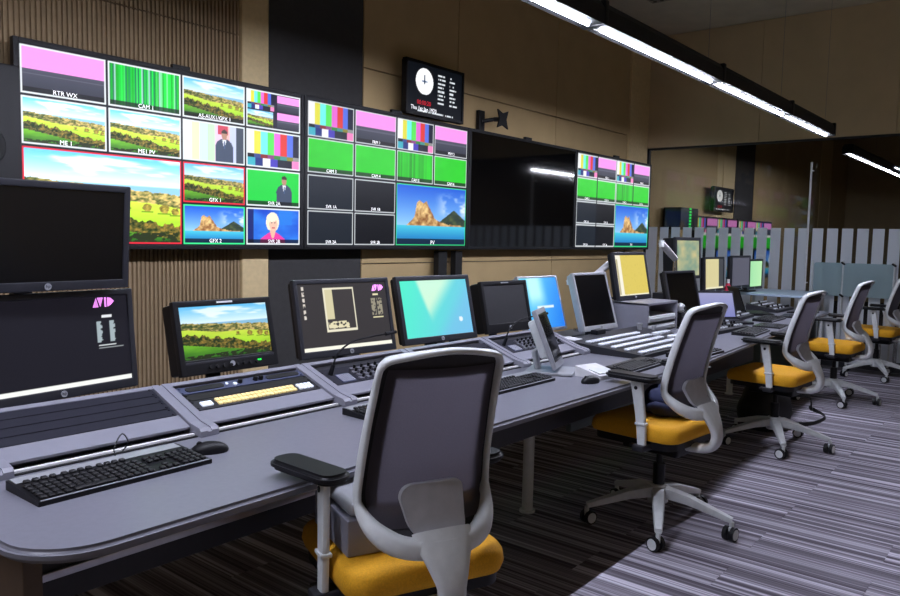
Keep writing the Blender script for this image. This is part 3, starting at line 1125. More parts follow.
def intercom(x, lab):
    p = rack_plate(x, T0+U*1.45, U*2.9, M_RACK, 'intercom_panel')
    bm = newbm()
    for r_ in range(4):
        for k in range(9):
            xx = -.115+k*.042+(.010 if r_ % 2 else 0)
            yy = -.044+r_*.0245
            box(bm, (xx, yy, .008), (0.026, 0.017, 0.008), bev=.002)
    finish(bm, 'key_caps', M_KNOB, p)['kind'] = 'stuff'
    bm = newbm()
    for r_ in range(4):
        for k in range(9):
            xx = -.115+k*.042+(.010 if r_ % 2 else 0)
            yy = -.044+r_*.0245
            cyl(bm, (xx+.009, yy, .010), (xx+.011, yy+.002, .026), 0.0055, 0.0065, 8)
    finish(bm, 'toggle_levers', M_BLACK, p)['kind'] = 'stuff'
    bm = newbm(); prism(bm, rpoly(-.225, -.15, -.055, .008, .006), .004, .008)
    finish(bm, 'keypad', M_RACKBLUE, p)
    bm = newbm()
    for r_ in range(5):
        for k in range(6):
            cyl(bm, (-.216+k*.012, -.046+r_*.011, .008), (-.216+k*.012, -.046+r_*.011, .0095), .0034, seg=6)
    finish(bm, 'keypad_dots', M_WHITE, p)['kind'] = 'stuff'
    # gooseneck microphone
    g = bm = newbm()
    cyl(bm, (-.235, .02, .004), (-.232, .022, .05), .011, .009, 12)
    path = catmull([(-.232, .022, .05), (-.215, .03, .10), (-.15, .03, .145), (-.06, .02, .165), (.02, .01, .175)], 5)
    sweep(bm, path, (.0035, .0035), (0, 1, 0), 8)
    cyl(bm, (.02, .01, .175), (.075, .004, .184), .0085, .007, 10)
    finish(bm, 'gooseneck_microphone', M_BLACK, p)


intercom(mid[2], '')
# bay 4: blank panels
for k in range(3):
    rack_plate(mid[3], T0+U*(k+.6), U, M_RACK, 'blank_panel')
intercom(mid[4], '')
for k in range(3):
    pass


# ------------------------------------------------------------------ monitors
def monitor(name, loc, yaw, tilt, w, h, label, bez=.022, chin=.03, fn=None, n=(60, 40), body=M_BEZEL, off=M_OFF, depth=.045, foot=True, group=None, stand=M_DARKMET, gain=1.0, base_z=DT):
    root = empty(name, loc, yaw, tilt)
    tag(root, label, 'monitor', group)
    bm = newbm()
    for s in (-1, 1):
        box(bm, (s*(w/2-bez/2), 0.008, h/2), (bez, 0.028, h), bev=.005)
    box(bm, (0, 0.008, h-bez/2), (w-bez, 0.028, bez), bev=.005)
    box(bm, (0, 0.008, chin/2), (w-bez, 0.028, chin), bev=.005)
    finish(bm, 'bezel', body, root)
    bm = newbm(); box(bm, (0, .008+depth/2, h/2), (w-.012, depth, h-.012), bev=.012); finish(bm, 'rear_housing', M_BLACK if body is not M_SILVER else M_SILVER, root)
    sw, sh = w-2*bez+.004, h-bez-chin+.004
    sz = chin+(h-bez-chin)/2
    if fn:
        s = screen('screen', sw, sh, n[0], n[1], fn, root, (0, 0.0, sz), gain)
    else:
        bm = newbm(); box(bm, (0, .004, sz), (sw, 0.008, sh)); s = finish(bm, 'screen', off, root, smooth=False)
    bm = newbm(); cyl(bm, (0, -.0065, chin/2), (0, -.0085, chin/2), min(.011, chin*.38), seg=14); bd = finish(bm, 'maker_badge', M_PRINT, root)
    if name == 'monitor' and loc[0] < 5.5:
        text_mesh('badge_lettering', 'hp', .015, M_BLACK, bd, (0, -.009, chin/2+.001))
    if foot:
        # neck and foot plate, kept upright: undo the tilt
        t = R(tilt)
        Ri = Matrix.Rotation(t, 3, 'X')      # local -> upright
        drop = loc[2]-base_z
        def up(p):
            return Ri @ Vector(p)
        bm = newbm()
        top = Vector((0, depth+.008, h*.45))
        # neck foot point: directly below, behind the screen, on the table
        fp = up((0, depth+.05, -drop+.006))
        sweep(bm, [top, (top+fp)/2+Vector((0, .012, 0)), fp], [(.03, .012), (.032, .014), (.036, .018)], (1, 0, 0), 10)
        finish(bm, 'stand_neck', stand, root)
        bm = newbm(); box(bm, (0, 0, 0), (.22, .15, .012), bev=.005)
        finish(bm, 'stand_foot', stand, root, loc=up((0, depth+.05, -drop+.0065)), rot=(t, 0, 0))
    return root, s


def avid_logo(parent, x, z, s, m=M_LOGO):
    bm = newbm()
    def poly(p):
        bm.faces.new([bm.verts.new((x+a*s, -.002, z+b*s)) for a, b in p])
    poly([(0, 0), (.66, 0), (.42, 1)])
    poly([(.54, 1), (1.22, 1), (.86, 0)])
    poly([(1.34, 0), (1.56, 0), (1.56, 1), (1.34, 1)])
    poly([(1.68, 0), (2.05, .18), (2.45, .55), (2.1, .9), (1.68, 1)])
    return finish(bm, 'screen_logo', m, parent, smooth=False)


def p_avid1(u, v):
    img = const(u, (22, 21, 29))
    put(img, v < .055, np.array((238, 240, 236.)))
    put(img, (u > .80) & (u < .875) & (v > .745) & (v < .775), np.array((226, 228, 232.)))
    edge = .022+.02*vnoise(v*90, v*0, 4)
    for x0 in (.765, .86):
        put(img, (u > x0) & (u < x0+edge) & (v > .46) & (v < .71), np.array((158, 172, 178.)))
    put(img, (u > .765) & (u < .93) & (np.abs(v-.715) < .004), np.array((170, 180, 186.)))
    put(img, (u > .77) & (u < .90) & (np.abs(v-.43) < .010), np.array((220, 226, 230.)))
    put(img, (u > .77) & (u < .95) & (np.abs(v-.40) < .004), np.array((150, 156, 160.)))
    return img


def p_avid2(u, v):
    img = const(u, (52, 49, 50))
    put(img, v < .055, np.array((240, 238, 222.)))
    for k in range(6):
        put(img, (np.abs(u-.055) < .012) & (np.abs(v-(.93-k*.085)) < .028) & (vnoise(u*120, v*60, k) > .3), np.array((214, 206, 196.)))
    put(img, (u > .27) & (u < .61) & (v > .27) & (v < .93), np.array((226, 220, 196.)))
    put(img, (u > .285) & (u < .595) & (v > .30) & (v < .905), np.array((58, 54, 54.)))
    put(img, (u > .285) & (u < .37) & (v > .46) & (v < .905), np.array((206, 198, 160.)))
    put(img, (u > .29) & (u < .52) & (v > .31) & (v < .42) & (vnoise(u*46, v*44, 3) > .42), np.array((220, 212, 176.)))
    put(img, (u > .835) & (u < .90) & (np.abs(v-.80) < .018), np.array((228, 220, 180.)))
    for x0 in (.80, .875):
        put(img, (u > x0) & (u < x0+.055) & (v > .48) & (v < .74) & (vnoise(u*70, v*40, 6) > .35), np.array((150, 144, 124.)))
    put(img, (u > .81) & (u < .93) & (np.abs(v-.44) < .012), np.array((222, 214, 170.)))
    return img


def p_teal(u, v):
    img = ramp(u*.8+(1-v)*.2, (78, 232, 196), (112, 190, 226))
    a = soft(u-.20-.22*(1-v), 0, .07)*soft(.80+.10*v-u-.5*(1-v), 0, .28)
    img = img*(1-a)+ramp(v, (206, 236, 204), (196, 238, 214))*a
    b = soft(u-.35-.6*v, 0, .3)*.6
    img = img*(1-b)+np.array((116, 182, 226.))*b
    put(img, ((u-.83)/.03)**2+((v-.27)/.045)**2 < 1, np.array((222, 236, 250.)))
    return img


def p_blue(u, v):
    img = ramp(u*.7+(1-v)*.3, (110, 220, 248), (36, 120, 232))
    a = soft(u-.12, 0, .15)*soft(.72-u, 0, .3)*soft(v-.3, 0, .4)
    img = img*(1-a)+np.array((184, 244, 252.))*a
    put(img, (np.abs(v-.42) < .015) & (u > .35) & (u < .8), np.array((220, 240, 250.)))
    return img


def p_yellow(u, v):
    img = const(u, (212, 192, 92))
    put(img, u < .17, np.array((236, 232, 214.)))
    put(img, (u > .02) & (u < .08) & (v < .9), np.array((180, 170, 130.)))
    put(img, v < .04, np.array((240, 236, 210.)))
    put(img, (u > .2) & (vnoise(u*60, v*40, 3) > .9), np.array((204, 184, 86.)))
    return img


def p_pale(u, v):
    return ramp(fbm(u*4, v*5, 6)*1.4-.2, (130, 168, 150), (232, 216, 156))*.85


def p_cream(u, v):
    img = const(u, (206, 196, 146))
    put(img, (u > .74), np.array((60, 62, 66.)))
    put(img, v < .06, np.array((226, 222, 190.)))
    return img


def p_greyscr(u, v):
    return const(u, (84, 84, 98))


def p_greenscr(u, v):
    return ramp(u, (150, 214, 160), (176, 226, 170))


_, s = monitor('monitor', (1.030, 2.49, 1.202), 4.6, -4, .556, .345, 'switched-off upper monitor of the stacked pair at the end of the desk', foot=False, chin=.03)
m_hpl, s = monitor('monitor', (1.085, 2.515, .845), 7.5, 5.5, .556, .35, 'lower monitor of the stacked pair with dark desktop and magenta logo', fn=p_avid1, n=(150, 100), chin=.032, foot=False)
avid_logo(s, .125, .110, .033)
# shared column of the stacked pair
root = empty('monitor_stand', (1.05, 2.72, DT)); tag(root, 'black upright column carrying the stacked pair of monitors', 'stand')
bm = newbm(); box(bm, (0, .02, .35), (0.06, 0.04, 0.70), bev=.005); finish(bm, 'upright', M_BLACK, root)
bm = newbm(); box(bm, (0, 0, .01), (0.3, 0.2, 0.02), bev=.004); finish(bm, 'foot', M_BLACK, root)
bm = newbm(); box(bm, (-.03, -.07, .63), (0.1, 0.15, 0.1), bev=.005); finish(bm, 'bracket', M_BLACK, root)
bm = newbm(); box(bm, (.03, -.055, .28), (0.1, 0.12, 0.1), bev=.005); finish(bm, 'bracket', M_BLACK, root)

root, s = monitor('field_monitor', (1.726, 2.506, .859), -0.7, 13.5, .44, .285, 'broadcast monitor showing a sunny green landscape on its angled screen', fn=p_land, n=(170, 110), bez=.024, chin=.058, depth=.085, body=M_BLACK)
bm = newbm()
for k in range(8):
    cyl(bm, (-.10+k*.03, -.006, .024), (-.10+k*.03, -.016, .024), .007, .006, 10)
finish(bm, 'control_knobs', M_BLACKM, root)
bm = newbm(); box(bm, (.12, -.007, .03), (.006, .004, .006)); box(bm, (.13, -.007, .03), (.006, .004, .006)); finish(bm, 'green_lamps', M_LEDG, root)
bm = newbm(); box(bm, (0, -.007, .273), (.07, .003, .007)); finish(bm, 'maker_plate', M_WHITE, root)
bm = newbm(); box(bm, (0, -.002, .046), (.40, .01, .010), bev=.003); finish(bm, 'screen_sill', M_BEZEL, root)
root, s = monitor('monitor', (2.382, 2.53, .849), -5.2, 12.6, .55, .355, 'monitor with grey desktop, pale window outline and magenta logo behind the gooseneck', fn=p_avid2, n=(170, 110), chin=.032)
avid_logo(s, .165, .108, .030)
monitor('monitor', (3.078, 2.564, .84), -5.0, 13.9, .55, .36, 'bright monitor with a teal and cream desktop picture', fn=p_teal, n=(90, 60), chin=.034, bez=.026)
root, s = monitor('field_monitor', (3.722, 2.57, .839), -3.3, 12.6, .44, .31, 'switched-off broadcast monitor between the teal and blue screens', bez=.026, chin=.055, depth=.085, body=M_BLACK, off=mat('dull_grey_screen', (44, 44, 48), .5))
bm = newbm(); box(bm, (0, -.007, .297), (.07, .003, .007)); finish(bm, 'maker_plate', M_PRINT, root)
monitor('monitor', (4.318, 2.677, .783), -4.4, 16.9, .44, .38, 'silver monitor with a bright blue desktop picture', fn=p_blue, n=(50, 44), body=M_SILVER, bez=.014, chin=.02)
monitor('monitor', (4.588, 2.423, .792), -3.6, 16.7, .42, .40, 'silver-framed switched-off monitor behind the vision mixer panel', body=M_SILVER, bez=.018, chin=.035)
monitor('monitor', (5.268, 2.507, .959), -2.5, 11.4, .50, .36, 'monitor with a yellow screen standing over the grey drawer unit', fn=p_yellow, n=(60, 44), bez=.024, chin=.034, base_z=DT+.226)
monitor('monitor', (6.72, 2.687, 1.06), -2.8, 3, .52, .38, 'dark-framed monitor with pale picture raised beside the yellow screen', fn=p_pale, n=(40, 30), bez=.03, depth=.12)
monitor('monitor', (5.864, 2.341, .806), -6.6, 13.3, .48, .37, 'switched-off dark monitor leaning back beside the small ball camera', bez=.022, off=M_OFFG)
monitor('monitor', (7.354, 2.671, .918), -1.0, 2.8, .50, .34, 'far monitor with cream screen and dark side strip', fn=p_cream, n=(40, 26))
monitor('monitor', (8.02, 2.643, .927), -2.9, 1.3, .50, .34, 'far monitor with plain grey screen beside the green one', fn=p_greyscr, n=(4, 4))
monitor('monitor', (8.60, 2.686, .892), -3.0, .4, .46, .33, 'far monitor with pale green screen', fn=p_greenscr, n=(6, 4), base_z=.862)

# ------------------------------------------------------------------ chairs
def Yb(x, z):
    yc = np.interp(z, [.56, .585, .63, .68, .78, .9, 1.0, 1.09], [-.25, -.238, -.195, -.152, -.165, -.195, -.225, -.258])
    return float(yc)+1.2*x*x


HALF = [(0, .585), (.07, .588), (.125, .600), (.165, .628), (.186, .668), (.192, .71), (.1875, .80), (.182, .90), (.176, .98), (.1725, 1.035), (.167, 1.053), (.150, 1.067), (.10, 1.077), (.05, 1.084), (0, 1.087)]


def make_chair():
    root = empty('office_chair')
    # back frame ring
    loop = [(x, z) for x, z in HALF]+[(-x, z) for x, z in HALF[-2:0:-1]]
    pts = catmull([(x, Yb(x, z), z) for x, z in loop], 4, True)
    n = len(pts)
    half = []
    for p in pts:
        k = max(0, min(1, (.70-p.z)/.09))
        half.append((.0085+.020*k, .017+.006*k))
    sides = []
    for p in pts:
        d = Vector((p.x, 0, p.z-.87)); d.normalize(); sides.append(d)
    bm = newbm(); sweep(bm, pts, half, sides, 10, True)
    finish(bm, 'back_frame', M_LGREY, root, angle=60)
    # mesh panel, with darker border band
    xs = np.array([h[0] for h in HALF]); zs = np.array([h[1] for h in HALF])
    def hw(z):
        lo = np.interp(z, zs, xs)
        return float(lo)
    def sheet(bm, inset, off, z0, z1, rows=34, cols=24, hole=False):
        grid = []
        for i in range(rows+1):
            z = z0+(z1-z0)*i/rows
            w_ = max(.01, hw(z)-inset)
            grid.append([bm.verts.new((w_*(2*j/cols-1), Yb(w_*(2*j/cols-1), z)+off, z)) for j in range(cols+1)])
        for i in range(rows):
            for j in range(cols):
                q = [grid[i][j], grid[i][j+1], grid[i+1][j+1], grid[i+1][j]]
                c_ = sum((v.co for v in q), Vector())/4
                if hole and abs(c_.x) < hw(c_.z)-.045 and .66 < c_.z < 1.03:
                    continue
                bm.faces.new(q)
    bm = newbm(); sheet(bm, .004, 0.004, .60, 1.08, hole=True)
    finish(bm, 'mesh_back', M_BAND, root, angle=80)
    bm = newbm(); sheet(bm, .018, -.002, .63, 1.042); finish(bm, 'mesh_panel', M_MESH, root, angle=80)
    # lumbar plate behind the mesh
    bm = newbm()
    A, B = [], []
    out = rpoly(-.098, .098, .605, .735, .04, 6)
    out = [(x*(0.78+.22*(z-.605)/.13), z) for x, z in out]
    for x, z in out:
        A.append(bm.verts.new((x, Yb(x, z)-.020, z)))
        B.append(bm.verts.new((x, Yb(x, z)-.004, z)))
    bm.faces.new(A); bm.faces.new(B[::-1])
    for i in range(len(A)):
        bm.faces.new((A[i], B[i], B[(i+1) % len(A)], A[(i+1) % len(A)]))
    bmesh.ops.recalc_face_normals(bm, faces=bm.faces[:])
    finish(bm, 'lumbar_support', M_SHADEGREY, root, angle=50)
    # spine
    path = catmull([(0, -.222, .625), (0, -.250, .585), (0, -.28, .525), (0, -.286, .47), (0, -.258, .428), (0, -.19, .415), (0, -.06, .415)], 4)
    hs = []
    for p in path:
        k = max(0, min(1, (p.z-.50)/.11))
        hs.append((.040+.045*k, .021-.006*k))
    bm = newbm(); sweep(bm, path, hs, (1, 0, 0), 12)
    finish(bm, 'spine', M_LGREY, root, angle=60)
    # seat
    bm = newbm()
    ring = rpoly(-.24, .24, -.20, .275, .07, 6)
    levels = [(.455, .90), (.462, .97), (.485, 1.0), (.512, .985), (.528, .94), (.534, .84), (.532, .5)]
    prev = None
    for z, s_ in levels:
        vs = []
        for x, y in ring:
            yy = (y-.04)*s_+.04
            dz = -.018*max(0, (yy-.19)/.1)**2-.006*(1-min(1, abs(x)/.2))*(1 if z > .52 else 0)
            vs.append(bm.verts.new((x*s_, yy, z+dz)))
        if prev:
            for i in range(len(vs)):
                bm.faces.new((prev[i], prev[(i+1) % len(vs)], vs[(i+1) % len(vs)], vs[i]))
        else:
            bm.faces.new(vs[::-1])
        prev = vs
    bm.faces.new(prev)
    finish(bm, 'seat', M_YEL, root, angle=50)
    bm = newbm(); prism(bm, rpoly(-.225, .225, -.18, .25, .06), .425, .457); box(bm, (0, .0, .40), (.22, .30, .06), bev=.015)
    finish(bm, 'seat_pan', M_BLACK, root)
    # arms
    for s_ in (-1, 1):
        bm = newbm()
        pth = [(s_*.262, -.05, .435), (s_*.258, -.04, .54), (s_*.250, -.015, .66), (s_*.246, .0, .733)]
        sweep(bm, catmull(pth, 3), [(.020+.012*i/9, .012) for i in range(10)], (0, 1, 0), 10, power=4)
        box(bm, (s_*.258, -.04, .54), (.034, .054, .012), bev=.004)
        arm = finish(bm, 'armrest', M_LGREY, root)
        bm = newbm(); box(bm, (s_*.23, -.045, .432), (.13, .06, .03), bev=.008); box(bm, (s_*.265, -.015, .436), (.034, .05, .018), bev=.006)
        finish(bm, 'arm_bracket', M_DARKMET, arm)
        bm = newbm()
        prism(bm, rpoly(-.05, .05, -.125, .14, .04), -.014, .014)
        bmesh.ops.bevel(bm, geom=[e for e in bm.edges if abs(e.verts[0].co.z-e.verts[1].co.z) < 1e-5], offset=.01, segments=3, affect='EDGES')
        finish(bm, 'arm_pad', M_BLACK, arm, loc=(s_*.252, .012, .749))
        bm = newbm(); cyl(bm, (s_*.262, -.005, .70), (s_*.232, -.005, .70), .009, seg=10); finish(bm, 'adjust_button', M_BLACK, arm)
    # lift and base
    bm = newbm(); cyl(bm, (0, 0, .19), (0, 0, .30), .029, seg=14); cyl(bm, (0, 0, .30), (0, 0, .385), .016, seg=12)
    finish(bm, 'gas_lift', M_BLACK, root)
    bm = newbm(); cyl(bm, (0, 0, .115), (0, 0, .20), .050, .042, 16); finish(bm, 'base_hub', M_LGREY, root)
    RB_ = .355
    for k in range(5):
        a = R(66+72*k)
        d = Vector((math.cos(a), math.sin(a), 0)); sd = Vector((-d.y, d.x, 0))
        bm = newbm()
        pth = [d*.03+Vector((0, 0, .165)), d*.15+Vector((0, 0, .148)), d*.26+Vector((0, 0, .118)), d*RB_+Vector((0, 0, .092))]
        sweep(bm, pth, [(.034, .030), (.030, .024), (.024, .018), (.018, .013)], sd, 8, power=3.5)
        leg = finish(bm, 'base_leg', M_LGREY, root)
        bm = newbm()
        c = d*RB_
        ax = Matrix.Rotation(R(25*k), 3, 'Z') @ sd
        off = Matrix.Rotation(math.pi/2, 3, 'Z') @ ax*.012
        cyl(bm, c+Vector((0, 0, .04)), c+Vector((0, 0, .085)), .011, seg=10, mi=1)
        for s_ in (-1, 1):
            p = c+off+Vector((0, 0, .033))
            cyl(bm, p+ax*s_*.008, p+ax*s_*.027, .033, seg=18, mi=0)
            cyl(bm, p+ax*s_*.0265, p+ax*s_*.029, .025, seg=16, mi=1)
        box(bm, c+off*.5+Vector((0, 0, .052)), (.022, .022, .02), bev=.005, mi=1)
        finish(bm, 'caster', [M_BLACK, M_LGREY], leg)
    return root


chair = make_chair()
CH = [((3.493, 1.50), -5.4, 'yellow-seated task chair by the vision mixer panel, navy cloth on its seat'),
      ((1.555, 1.42), -22.8, 'yellow-seated task chair with grey case on its seat, beside the black keyboard'),
      ((5.44, 1.515), -4, 'yellow-seated task chair in front of the black bag on the carpet'),
      ((7.40, 1.575), -3.4, 'yellow-seated task chair between the bag and the frosted desk screen'),
      ((9.06, 1.53), -3, 'yellow-seated task chair right against the glass partition')]
chairs = []
for i, ((x, y), a, lab) in enumerate(CH):
    c = chair if i == 0 else copy_tree(chair)
    c.location = (x, y, 0)
    c.rotation_euler = (0, 0, R(a))
    tag(c, lab, 'chair', 'task chairs along the control desk')
    c.scale = (1, 1, (1.025, 1.025, 1.0, 1.0, 1.0)[i])
    chairs.append(c)
for ch in chairs[1].children:
    if ch.name.startswith('armrest') and ch.children and any(g.location.x > 0 for g in ch.children if g.name.startswith('arm_pad')):
        ch.location.x -= .03
# the near chair's arm pads are swivelled square to the desk
for ch in chairs[1].children:
    for g in ch.children:
        if g.name.startswith('arm_pad'):
            g.rotation_euler = (0, 0, R(21))
            g.location.x -= .025


# ------------------------------------------------------------------ keyboards, mice and other things on the desk
def keyboard(loc, yaw, label, w=.455, d=.165, top=M_SILVER):
    root = empty('keyboard', loc, yaw); tag(root, label, 'keyboard', 'computer keyboards on the desk')
    bm = newbm()
    prof = [(-d/2, 0), (-d/2, .012), (d/2-.02, .024), (d/2, .024), (d/2, 0)]
    prism(bm, prof, -w/2, w/2, plane='YZ')
    finish(bm, 'case', M_BLACK, root, angle=20)
    bm = newbm(); box(bm, (0, d/2-.022, .0235), (w-.016, .040, .003), rot=Matrix.Rotation(.06, 3, 'X'), bev=.001); finish(bm, 'top_strip', top, root)
    bm = newbm(); box(bm, (0, -d/2+.004, .0125), (w-.01, .006, .003), bev=.001); finish(bm, 'front_strip', M_PRINT, root)
    bm = newbm()
    sl = math.atan2(.012, d-.02)
    RM = Matrix.Rotation(sl, 3, 'X')
    def key(x, y, kw=.0165):
        z = .012+(y+d/2)*math.tan(sl)
        box(bm, (x, y, z+.004), (kw, .0155, .008), rot=RM, bev=.0025, seg=1)
    y0 = -d/2+.02
    ky = .0195*d/.165
    for r_ in range(5):
        n = 15
        for k in range(n):
            x = -w/2+.018+k*.0192*w/.455
            if r_ == 0 and 4 <= k <= 9:
                if k == 6:
                    key(x+.01, y0, .11)
                continue
            key(x, y0+r_*ky)
        for k in range(3):
            if r_ in (3, 4) or (r_ == 0) or (r_ == 1 and k == 1):
                key(-w/2+(.318+k*.0192)*w/.455, y0+r_*ky)
        for k in range(4):
            key(-w/2+(.384+k*.0182)*w/.455, y0+r_*ky, .0155)
    for k in range(12):
        key(-w/2+.03+k*.0215+(.008 if k > 3 else 0)+(.008 if k > 7 else 0), y0+5*ky+.006, .016)
    finish(bm, 'keys', M_KEY, root)['kind'] = 'stuff'
    return root


def mouse(loc, yaw, label):
    root = empty('computer_mouse', loc, yaw); tag(root, label, 'mouse', 'computer mice on the desk')
    bm = newbm()
    bmesh.ops.create_uvsphere(bm, u_segments=16, v_segments=10, radius=1)
    for v in bm.verts:
        z = max(v.co.z, -.25)
        v.co = Vector((v.co.x*.031, v.co.y*.056, (z+.25)*.028))
    finish(bm, 'shell', M_BLACK, root, angle=70)
    bm = newbm(); cyl(bm, (-.004, .03, .027), (.004, .03, .027), .009, seg=12); finish(bm, 'scroll_wheel', M_BLACKM, root)


kb1 = keyboard((.985, 1.975, DT), 1, 'black keyboard with silver top strip below the stacked monitors', w=.48, d=.19)
bm = newbm()
sweep(bm, catmull([(.05, .083, .014), (.06, .12, .04), (.10, .15, .07), (.13, .17, .035), (.12, .185, .008)], 5), (.002, .002), (0, 0, 1), 6)
finish(bm, 'cable', M_BLACK, kb1)
mouse((1.285, 1.985, DT), 60, 'black mouse at the right end of the silver-stripped keyboard')
keyboard((2.12, 1.97, DT), -2, 'black keyboard half hidden behind the near chair back')
keyboard((2.83, 1.93, DT), 0, 'black keyboard in front of the tilted touch panel', top=M_SILVER)
mouse((3.13, 1.70, DT), 75, 'black mouse by the foot of the tilted touch panel')
keyboard((3.70, 1.735, DT), 2, 'dark keyboard below the white mixer keys, by the chair arm', top=M_KEY, d=.15)
keyboard((4.38, 1.685, DT), -2, 'dark keyboard in front of the vision mixer, behind the chair back', top=M_KEY)
keyboard((5.75, 1.80, DT), 4, 'black keyboard by the open laptop', top=M_KEY)
keyboard((6.87, 2.0, DT), 2, 'black keyboard by the far audio panel', top=M_KEY)

# vision mixer panel
root = empty('vision_mixer', (4.46, 2.085, DT), 0); tag(root, 'grey vision mixer panel with rows of white keys', 'mixer')
bm = newbm()
prism(bm, [(-.265, 0), (-.265, .024), (.25, .061), (.28, .061), (.28, 0)], -.51, .52, plane='YZ')
finish(bm, 'panel_body', M_DARKMET, root, smooth=False)
sl = math.atan2(.04, .56)
RM = Matrix.Rotation(sl, 3, 'X')
for r_ in range(5):
    bm = newbm()
    for k in range(20):
        box(bm, (-.45+k*.0345, 0, 0), (.029, .034, .012), bev=.003, seg=1)
    y = -.225+r_*.085
    finish(bm, 'key_row', M_BTNG, root, loc=(0, y, .022+(y+.29)*math.tan(sl)+.006), rot=(sl, 0, 0))
bm = newbm()
for r_ in range(3):
    for k in range(5):
        y = -.2+r_*.11
        box(bm, ((.28+k*.048), y, .03+(y+.29)*math.tan(sl)), (.035, .04, .018), rot=RM, bev=.004)
finish(bm, 'white_pads', M_BTNG, root)
bm = newbm(); cyl(bm, (.40, .19, .055), (.40, .19, .1), .016, .02, 12); finish(bm, 'joystick', M_SILVER, root)
bm = newbm(); cyl(bm, (.48, .12, .05), (.48, .12, .085), .014, .018, 12); finish(bm, 'trackball', M_SILVER, root)
bm = newbm(); box(bm, (-.44, .24, .064), (.10, .10, .006), rot=RM, bev=.002); finish(bm, 'label_plate', M_WHITE, root)
bm = newbm(); box(bm, (-.08, .25, .075), (.12, .05, .03), bev=.006); finish(bm, 'fader_handle', M_BLACK, root)

# tilted touch panel on a stand, with silver base
root = empty('touchscreen', (3.27, 1.93, DT), 22); tag(root, 'silver-framed touch panel tilted back on an angled desk stand', 'touch screen')
bm = newbm()
TL_ = R(22)
Rt = Matrix.Rotation(-TL_, 3, 'X')
def tp(x, y, z):
    return Rt @ Vector((x, y, z))
b2 = newbm(); box(b2, (0, .012, .17), (.24, .024, .31), bev=.006)
append(bm, b2, Rt.to_4x4() @ Matrix.Translation((0, 0, .02)))
finish(bm, 'panel_frame', M_PRINT, root)
bm = newbm(); b2 = newbm(); box(b2, (0, -.001, .175), (.20, .004, .25)); append(bm, b2, Rt.to_4x4() @ Matrix.Translation((0, 0, .02)))
finish(bm, 'panel_screen', M_OFFG, root, smooth=False)
bm = newbm(); b2 = newbm(); box(b2, (0, .05, .18), (.12, .05, .2), bev=.012); append(bm, b2, Rt.to_4x4() @ Matrix.Translation((0, 0, .02)))
finish(bm, 'rear_housing', M_LGREY, root)
bm = newbm(); sweep(bm, [tp(0, .07, .16), (0, .15, .10), (0, .13, .012)], [(.045, .012)]*3, (1, 0, 0), 8, power=4); finish(bm, 'stand_arm', M_SILVER, root)
bm = newbm(); box(bm, (0, .06, .008), (.22, .24, .014), bev=.005); finish(bm, 'stand_foot', M_SILVER, root)
root = empty('keypad_unit', (3.30, 1.755, DT), -12); tag(root, 'white low desk unit lying beside the tilted touch panel', 'desk unit')
bm = newbm(); prism(bm, [(-.08, 0), (-.08, .022), (.08, .05), (.08, 0)], -.075, .075, plane='YZ'); finish(bm, 'body', M_WHITE, root, smooth=False)
bm = newbm(); box(bm, (0, -.03, .034), (.12, .07, .006), rot=Matrix.Rotation(.17, 3, 'X'), bev=.002); finish(bm, 'keypad', M_LGREY, root)

# monitor arms
def arm(pts, label, base):
    root = empty('swivel_mount', base); tag(root, label, 'mount')
    b = Vector(base)
    P = [Vector(p)-b for p in pts]
    bm = newbm(); cyl(bm, (0, 0, 0), (0, 0, .02), .05, seg=16); cyl(bm, (0, 0, .02), P[0], .016, seg=12); finish(bm, 'pole', M_CHROME, root)
    for a, c in zip(P[:-1], P[1:]):
        bm = newbm(); sweep(bm, [a, (a+c)/2, c], [(.022, .026), (.026, .03), (.022, .026)], (c-a).orthogonal(), 8, power=4); finish(bm, 'arm_link', M_WHITE, root)
    bm = newbm(); cyl(bm, P[-1]-Vector((0, 0, .03)), P[-1]+Vector((0, 0, .03)), .022, seg=12); finish(bm, 'arm_joint', M_LGREY, root)


arm([(4.86, 2.74, 1.0), (4.62, 2.70, 1.11)], 'white monitor arm between the blue screen and the silver-framed monitor', (4.86, 2.74, DT))
arm([(4.98, 2.72, 1.12), (5.27, 2.66, 1.28)], 'white monitor arm reaching up behind the yellow screen', (4.98, 2.72, DT))
arm([(6.24, 2.62, 1.25), (5.95, 2.62, 1.38)], 'white monitor arm sloping up on a chrome pole beside the yellow screen', (6.24, 2.62, .958))

# grey drawer unit under the yellow monitor and the box beside
root = empty('equipment_unit', (5.26, 2.45, DT), 0); tag(root, 'grey equipment unit with open slots under the yellow-screened monitor', 'equipment')
bm = newbm()
w_, d_, h_ = .52, .34, .225
for sx in (-1, 1):
    box(bm, (sx*(w_/2-.008), 0, h_/2), (.016, d_, h_), bev=.003)
box(bm, (0, 0, h_-.008), (w_, d_, .016), bev=.003); box(bm, (0, d_/2-.008, h_/2), (w_-.02, .016, h_-.02)); box(bm, (0, 0, .006), (w_, d_, .012))
finish(bm, 'casing', M_CONS, root)
for k in range(2):
    bm = newbm(); box(bm, (.0, -.02, .045+k*.062), (w_-.05, d_-.05, .045), bev=.004); o = finish(bm, 'slot_unit', M_LGREY, root)
    bm = newbm(); box(bm, (.0, -d_/2-.0, .045+k*.062), (w_-.09, .012, .012), bev=.002); finish(bm, 'handle', M_SILVER, o)
root = empty('equipment_box', (6.34, 2.64, DT), 0); tag(root, 'dark grey box carrying the chrome pole of a monitor arm', 'equipment')
bm = newbm(); box(bm, (0, 0, .113), (.4, .26, .226), bev=.006); finish(bm, 'casing', M_DARKMET, root)
bm = newbm(); box(bm, (0, -.132, .12), (.34, .008, .14), bev=.003); finish(bm, 'front_cover', M_BEZEL, root)
